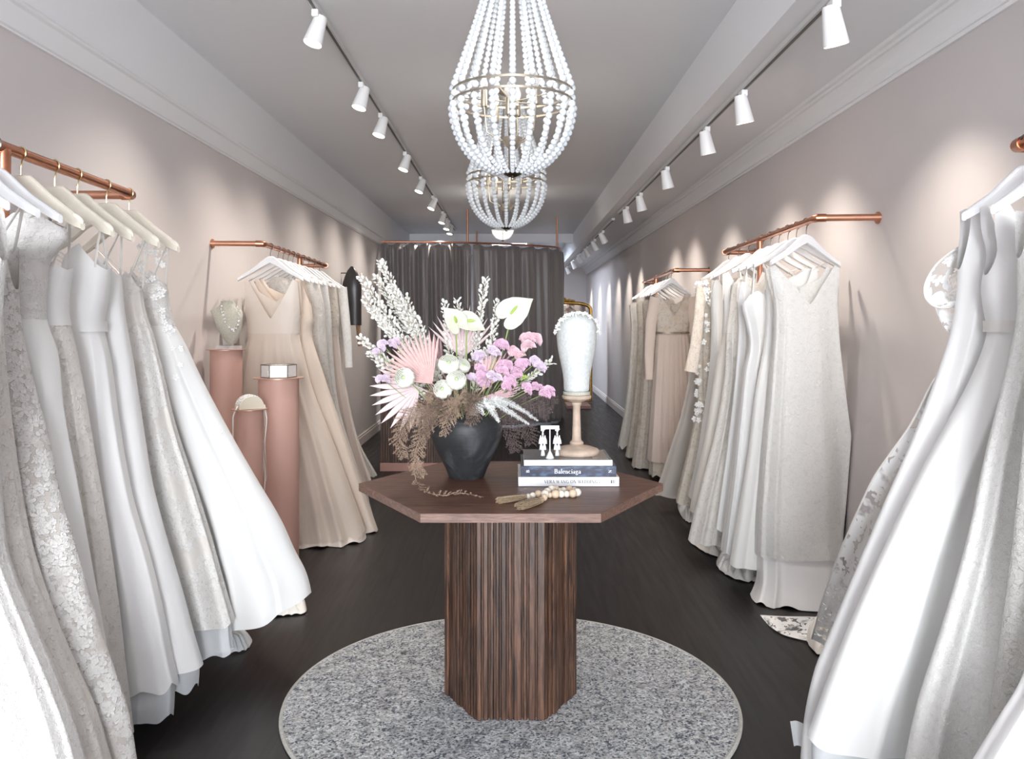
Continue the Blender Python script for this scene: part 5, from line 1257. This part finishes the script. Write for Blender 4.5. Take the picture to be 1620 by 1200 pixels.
# ------------------------------------------------------------------ fitting room curtain
CP = [Vector(p) for p in ((-1.60,10.2,0),(-1.0,10.25,0),(-.55,10.34,0),(0,10.55,0),(.40,10.80,0),(.58,10.97,0),(.66,11.3,0),(.69,11.9,0),(.69,12.9,0))]
def cpt(t):
    q = t*(len(CP)-1); i = min(len(CP)-2, int(q)); f = q-i; a0 = CP[max(0,i-1)]; a1 = CP[i]; a2 = CP[i+1]; a3 = CP[min(len(CP)-1,i+2)]
    return .5*((2*a1)+(a2-a0)*f+(2*a0-5*a1+4*a2-a3)*f*f+(3*a1-a0-3*a2+a3)*f**3)
CR = 2.304
def curtain(t0, t1, label, per, amp, seed):
    t = thing('curtain', (cpt((t0+t1)/2).x, cpt((t0+t1)/2).y, .03), label, 'curtain', 'dark curtains of the fitting room'); rows = []; n = 340; m = 30
    pts_ = [cpt(t0+(t1-t0)*k/n) for k in range(n+1)]; ss = [0]
    for k in range(n): ss.append(ss[-1]+(pts_[k+1]-pts_[k]).length)
    for j in range(m+1):
        z = CR-.022-(CR-.05)*j/m; row = []
        for k in range(n+1):
            s_ = ss[k]; d = (pts_[min(n,k+1)]-pts_[max(0,k-1)]).normalized(); nr = Vector((d.y,-d.x,0))
            w_ = s_*2*PI/per + 1.1*noise.noise(Vector((s_*2.1,seed,z*.25)))
            v = math.sin(w_)+.35*math.sin(2.3*w_+z*1.2)+.5*noise.noise(Vector((s_*5,z*.6,seed)))
            tp_ = 1-math.exp(-(j+.6)*.9); p = pts_[k]+nr*v*amp*(.35+.65*tp_)
            zz = z + (.012*math.sin(w_) if j == 0 else 0); row.append(Vector((p.x,p.y,zz)))
        rows.append(row)
    MB().grid(rows).build('pleated_panel','curtain_cloth',t,solid=.003,auto=False)
    for k in range(int(ss[-1]/.12)):
        s_ = (k+.5)*.12; i = min(range(n+1), key=lambda q: abs(ss[q]-s_)); p = pts_[i]
        M = Matrix.Rotation(PI/2,3,'Y'); MB().lathe((p.x,p.y,CR-.006),[(.016,-.0015),(.019,0),(.016,.0015)],12,M,cap=False).build('curtain_ring','copper',t)
    return t
curtain(.0,.262,'left dark taupe curtain with deep vertical folds, behind the white branches',.17,.040,3.0)
curtain(.266,1.0,'right dark taupe curtain with shallow folds, behind the large anthurium',.25,.030,8.0)
cr_ = thing('curtain_rail', (0,10.6,CR), 'copper curtain rail of the fitting room hung on thin copper rods', 'curtain rail')
MB().tube([cpt(k/60)+Vector((0,0,CR+.006)) for k in range(61)],.012,12).build('rail','copper',cr_)
for x_, y_ in ((-.555,10.40),(.60,11.12),(-.55,12.95)):
    MB().tube([(x_,y_,CR),(x_,y_,CE)],.013,12).build('hanging_rod','copper_satin',cr_)
MB().tube([(-.55,12.95,CR+.006),(.69,12.9,CR+.006)],.012,12).build('rail','copper',cr_)
wd_ = thing('gap_light_rod', (-.545,10.24,1.5), 'thin pale rod standing in for light in the gap between the curtains', 'light strip')  # light showing through the curtain gap, modelled as a pale rod
MB().tube([(-.55,10.27,2.12),(-.545,10.24,1.5)],.007,8).build('rod','silver',wd_)
# ------------------------------------------------------------------ slatted counter
ct = thing('slatted_counter', (-.70,7.7,0), 'dark wooden slatted reception counter on a pink plinth, left behind the vase', 'counter')
MB().box((-.70,7.74,.0375),(.955,.60,.075)).build('plinth','plinth_pink',ct,smooth=False,bevel=.003)
MB().box((-.70,7.74,.075+.43),(.92,.56,.86)).build('carcass','slat_dark',ct,smooth=False)
sm = MB(); x_ = -1.172
while x_ < -.235: sm.box((x_+.009,7.452,.505),(.0165,.018,.858)); x_ += .0215
y_ = 7.47
while y_ < 8.01: sm.box((-1.168,y_+.009,.505),(.018,.0165,.858)); sm.box((-.232,y_+.009,.505),(.018,.0165,.858)); y_ += .0215
sm.build('vertical_slats','slat_dark',ct,smooth=False)
MB().box((-.70,7.74,.945),(.97,.61,.02)).build('worktop','walnut_edge',ct,smooth=False,bevel=.003)
# ------------------------------------------------------------------ gold mirror and added slab for its pink reflection, at the back
mr = thing('gold_mirror', (.86,13.75,0), 'tall mirror with arched gold frame standing at the back beyond the curtain', 'mirror')
ol = []; xa, xb, z1 = .42, 1.30, 1.50
for k in range(25):
    a = PI-PI*k/24; ol.append(((xa+xb)/2+(xb-xa)/2*math.copysign(abs(math.cos(a))**.55,math.cos(a)), z1+.14*abs(math.sin(a))**.8))
ol = [(xa,.03)]+ol+[(xb,.03)]
MB().prism(ol,13.76,13.775).build('glass','mirror_glass',mr,smooth=False)
MB().tube([Vector((x,13.755,z)) for x, z in ol]+[Vector((xa,13.755,.03))],.028,10).build('frame','gold',mr)
cm = MB(); rr = random.Random(2)
for k in range(26):
    u = rr.uniform(-1,1); cm.ball(((xa+xb)/2+u*.17,13.73,z1+.165+.045*(1-abs(u))*rr.random()+.005),.020,8,6,(1.2,.6,.8))
cm.build('carved_crest','gold',mr)
pf = thing('pink_reflection', (1.05,12.95,0), 'low pale pink slab standing in for the pink reflection in the gold mirror', 'platform')  # slab added to give the mirror's pink reflection as an object
MB().box((1.02,13.0,.03),(.36,.62,.05)).build('top_slab','plinth_pink',pf,smooth=False,bevel=.004); MB().box((1.02,13.0,.004),(.30,.56,.006)).build('foot','slat_dark',pf,smooth=False)
# ------------------------------------------------------------------ dark panel on the left wall
dp = thing('padded_board', (-1.54,8.0,1.30), 'narrow black padded board with rounded top hanging on the left wall past the gowns', 'board')
rows = []
for k in range(15):
    z = 1.865-.565*k/14; w_ = .092*min(1,(k/14*3.2+.02))**.55; rows.append((w_, z-1.865+.565))
MB().lathe((-1.535,8.0,1.30),[(max(.0006,w),z) for w, z in rows],32,sy=.45).build('padded_cover','black_leather',dp)
MB().tube([(-1.48,8.0,1.34),(-1.455,8.0,1.10)],.022,10).build('wooden_leg','tan_wood',dp)
MB().tube([(XL-.002,8.0,1.80),(-1.56,8.0,1.80)],.006,8).build('wall_hook','hook_steel',dp)
# ------------------------------------------------------------------ pink pedestals
def pedestal(x, y, r, rp, z, label):
    t = thing('display_pedestal', (x,y,0), label, 'pedestal', 'pink display pedestals')
    MB().lathe((x,y,0),[(r,0),(r,z-.004)],64).build('cylinder','pedestal_pink',t)
    MB().lathe((x,y,z-.004),[(.0005,0),(rp,0),(rp,.004),(.0005,.004)],64).build('top_plate','plate_copper',t); return t
pedestal(-1.507,4.4,.082,.102,1.19,'tallest pink cylinder pedestal, at the wall, carrying the necklace bust')
pedestal(-1.174,4.2,.099,.126,1.056,'wide pink cylinder pedestal at the right, carrying the glass box')
pedestal(-1.236,3.93,.060,.082,.927,'shortest pink cylinder pedestal in front, carrying the bracelet display')
# bust
bx_, by_, bz_ = -1.500, 4.39, 1.19
bu = thing('necklace_bust', (bx_,by_,bz_), 'linen necklace display bust on the tallest pink pedestal', 'jewellery bust')
MB().box((bx_+.01,by_,bz_+.010),(.115,.08,.020)).build('base_block','glass_clear',bu,smooth=False,bevel=.002)
MB().box((bx_-.0,by_+.02,bz_+.045),(.05,.03,.05)).build('support','bust_grey',bu,smooth=False,bevel=.004)
bt = []
for py, a, b_, dd in ((476,350,371,.0),(480,349,372,.004),(485,345,375,.0),(490,334,382,-.005),(496,337,386,-.015),(505,341,386,-.024),(515,345,385,-.026),(525,350,383,-.022),(535,355,379,-.012),(543,360,374,0)):
    p, q = W(a,py,4.37), W(b_,py,4.37); bt.append((p.z,(p.x+q.x)/2,(q.x-p.x)/2,dd))
vs = []; fs = []; n = 40; Mm = 26
for j in range(Mm+1):
    z = bt[0][0]+(bt[-1][0]-bt[0][0])*j/Mm; cx_, hw_, dd = herm(bt, z)
    for i in range(n):
        a = 2*PI*i/n; vs.append(Vector((cx_+hw_*math.cos(a), 4.37+dd*1.0-(.022)*math.sin(a)*(1.5 if math.sin(a) > 0 else .8), z)))
for j in range(Mm):
    for i in range(n): k = (i+1)%n; fs.append((j*n+i,j*n+k,(j+1)*n+k,(j+1)*n+i))
fs.append(tuple(range(n))); fs.append(tuple(Mm*n+i for i in range(n)))
m = MB(); m.add(vs,fs); m.build('bust','linen',bu)
nk = thing('pearl_necklace', (bx_,4.31,1.3), 'silver and pearl statement necklace worn by the linen bust', 'necklace')
NP = [(350.5,484),(349.8,489),(351.5,494),(353,499),(355,504),(357,509),(360,514),(363.5,518),(367,521),(370,523),(373.5,519),(376,514),(377.5,508),(378,502),(378,496),(376.5,490),(375,485)]
MB().tube([W(x,y,4.322) for x, y in NP],.0012,6).build('chain','silver',nk)
pm = MB(); sm = MB()
for k, (x, y) in enumerate(NP):
    s_ = .0045+.004*math.sin(PI*k/16); pm.ball(W(x,y,4.318), s_, 10, 7)
    for q in range(3): sm.ball(W(x+rr.uniform(-2,2),y+rr.uniform(-2,2),4.312), s_*.45, 6, 5)
pm.build('pearls','pearl',nk); sm.build('silver_settings','silver',nk)
# glass box
gx, gy, gz = -1.174, 4.2, 1.056
gb = thing('glass_jewellery_box', (gx,gy,gz), 'hexagonal glass jewellery box with dark metal edges on the wide pink pedestal', 'box')
hx6 = [(gx+.086*math.cos(PI/3*k+.25), gy+.086*math.sin(PI/3*k+.25)) for k in range(6)]
wm = MB()
for k in range(6):
    a, b_ = hx6[k], hx6[(k+1)%6]
    for z in (gz+.002, gz+.064): wm.tube([(a[0],a[1],z),(b_[0],b_[1],z)],.0022,6)
    wm.tube([(a[0],a[1],gz),(a[0],a[1],gz+.066)],.0022,6)
wm.build('metal_edges','dark_bronze',gb)
for k in range(6):
    a, b_ = hx6[k], hx6[(k+1)%6]; MB().add([(a[0],a[1],gz+.004),(b_[0],b_[1],gz+.004),(b_[0],b_[1],gz+.062),(a[0],a[1],gz+.062)],[(0,1,2,3)]).build('glass_pane','glass_clear',gb,smooth=False,solid=.001)
MB().add([(p[0],p[1],gz+.064) for p in hx6],[tuple(range(6))]).build('glass_lid','glass_clear',gb,smooth=False,solid=.0015)
MB().add([(p[0],p[1],gz+.003) for p in hx6],[tuple(range(6))]).build('base_panel','mirror_glass',gb,smooth=False,solid=.001)
for k, (dx, dy) in enumerate(((-.035,-.02),(.0,-.03),(.035,-.01))):
    e = thing('flower_earring', (gx+dx,gy+dy,gz+.005), ['white flower hair pin at the left inside the glass box','white flower hair pin in the middle of the glass box','white flower hair pin at the right inside the glass box'][k], 'hair ornament', 'ornaments inside the glass box'); m = MB()
    for q in range(5):
        a = q*2*PI/5; m.ball((gx+dx+.011*math.cos(a),gy+dy-.002,gz+.020+.011*math.sin(a)),.0075,8,6,(1,.5,1))
    m.build('petals','pearl',e); MB().ball((gx+dx,gy+dy-.006,gz+.020),.0045,8,6).build('centre','crystal',e)
# bracelet roll
rx_, ry_, rz_ = -1.236, 3.93, .927
ro = thing('bracelet_display', (rx_,ry_,rz_), 'cream half round bracelet display on the shortest pink pedestal', 'jewellery display')
Mr = Matrix.Rotation(math.radians(32),3,'Z'); vs = []; K = 24
for y in (-.045,.045):
    for k in range(K+1):
        a = PI*k/K; vs.append(Vector((rx_,ry_,rz_))+Mr@Vector((.058*math.cos(a), y, .001+.060*math.sin(a))))
fs = [tuple(range(K+1)),tuple(range(K+1,2*K+2))]+[(k,k+1,K+2+k,K+1+k) for k in range(K)]+[(0,K,2*K+1,K+1)]
m = MB(); m.add(vs,fs); m.build('cushion','cream_velvet',ro)
for j, off in enumerate((-.024,.002,.028)):
    br = thing('bracelet', (rx_,ry_,rz_+.06), ['crystal bracelet with long ribbon ties, nearest on the cream roll','crystal bracelet with long ribbon ties, middle of the cream roll','crystal bracelet with long ribbon ties, rearmost on the cream roll'][j], 'bracelet', 'bracelets on the cream roll')
    cm = MB(); rr = random.Random(j)
    for k in range(3, 22):
        a = PI*k/24; p = Vector((rx_,ry_,rz_))+Mr@Vector((.0605*math.cos(a), off+rr.uniform(-.003,.003), .001+.0625*math.sin(a))); cm.ball(p, .0038, 8, 5)
    cm.build('crystal_band','crystal',br)
    a0 = Vector((rx_,ry_,rz_))+Mr@Vector((.062,off,.018)); L_ = (.36,.44,.40)[j]
    rows = []
    for k in range(24):
        t_ = k/23; p = a0+Vector((.010*min(1,t_*6)+.004*math.sin(t_*9+j), -.010*min(1,t_*8), -L_*t_)); tw = t_*2.2+j; u = Vector((math.cos(tw),math.sin(tw)*.6,0))*.0035; rows.append([p-u,p,p+u])
    MB().grid(rows).build('ribbon_tie','ribbon',br,solid=.0006)
    if j == 0:
        a0 = Vector((rx_,ry_,rz_))+Mr@Vector((-.062,off,.018)); rows = []
        for k in range(24):
            t_ = k/23; p = a0+Vector((-.016*min(1,t_*6), -.014*min(1,t_*8), -.30*t_)); u = Vector((math.cos(t_*2),math.sin(t_*2)*.6,0))*.0035; rows.append([p-u,p,p+u])
        MB().grid(rows).build('ribbon_tie','ribbon',br,solid=.0006)
# ------------------------------------------------------------------ light and camera
sc = bpy.context.scene
wd = bpy.data.worlds.new('sky'); sc.world = wd; wd.use_nodes = True
bg = wd.node_tree.nodes['Background']; bg.inputs[0].default_value = (.62,.74,.95,1); bg.inputs[1].default_value = 1.0
def area(name, loc, rot, sx, sy, e, col):
    l = bpy.data.lights.new(name, 'AREA'); l.shape = 'RECTANGLE'; l.size = sx; l.size_y = sy; l.energy = e; l.color = col
    o = bpy.data.objects.new(name, l); C.objects.link(o); o.location = loc; o.rotation_euler = rot; return o
area('shop_window_daylight', (-.04,FR+.12,1.45), (math.radians(90),0,0), 2.9, 2.1, 440, (.93,.96,1))
area('roof_light_daylight', ((SK[0]+SK[1])/2,(SK[2]+SK[3])/2,CE+.10), (0,0,0), 1*.6, 1.3, 60, (.8,.88,1))
cd = bpy.data.cameras.new('camera'); cam = bpy.data.objects.new('camera', cd); C.objects.link(cam)
cd.sensor_width = 36; cd.sensor_fit = 'HORIZONTAL'; cd.lens = F/1620*36; cd.shift_y = -92/1620; cd.clip_start = .05
cam.location = (0,0,HC); cam.rotation_euler = (PI/2,0,0); sc.camera = cam
sc.view_settings.view_transform = 'Standard'; sc.view_settings.look = 'None'; sc.view_settings.gamma = 1; sc.view_settings.exposure = EXPO
try: sc.view_settings.use_curve_mapping = False
except Exception: pass
sc.cycles.use_denoising = True
sc.cycles.max_bounces = 8; sc.cycles.diffuse_bounces = 5; sc.cycles.transparent_max_bounces = 24
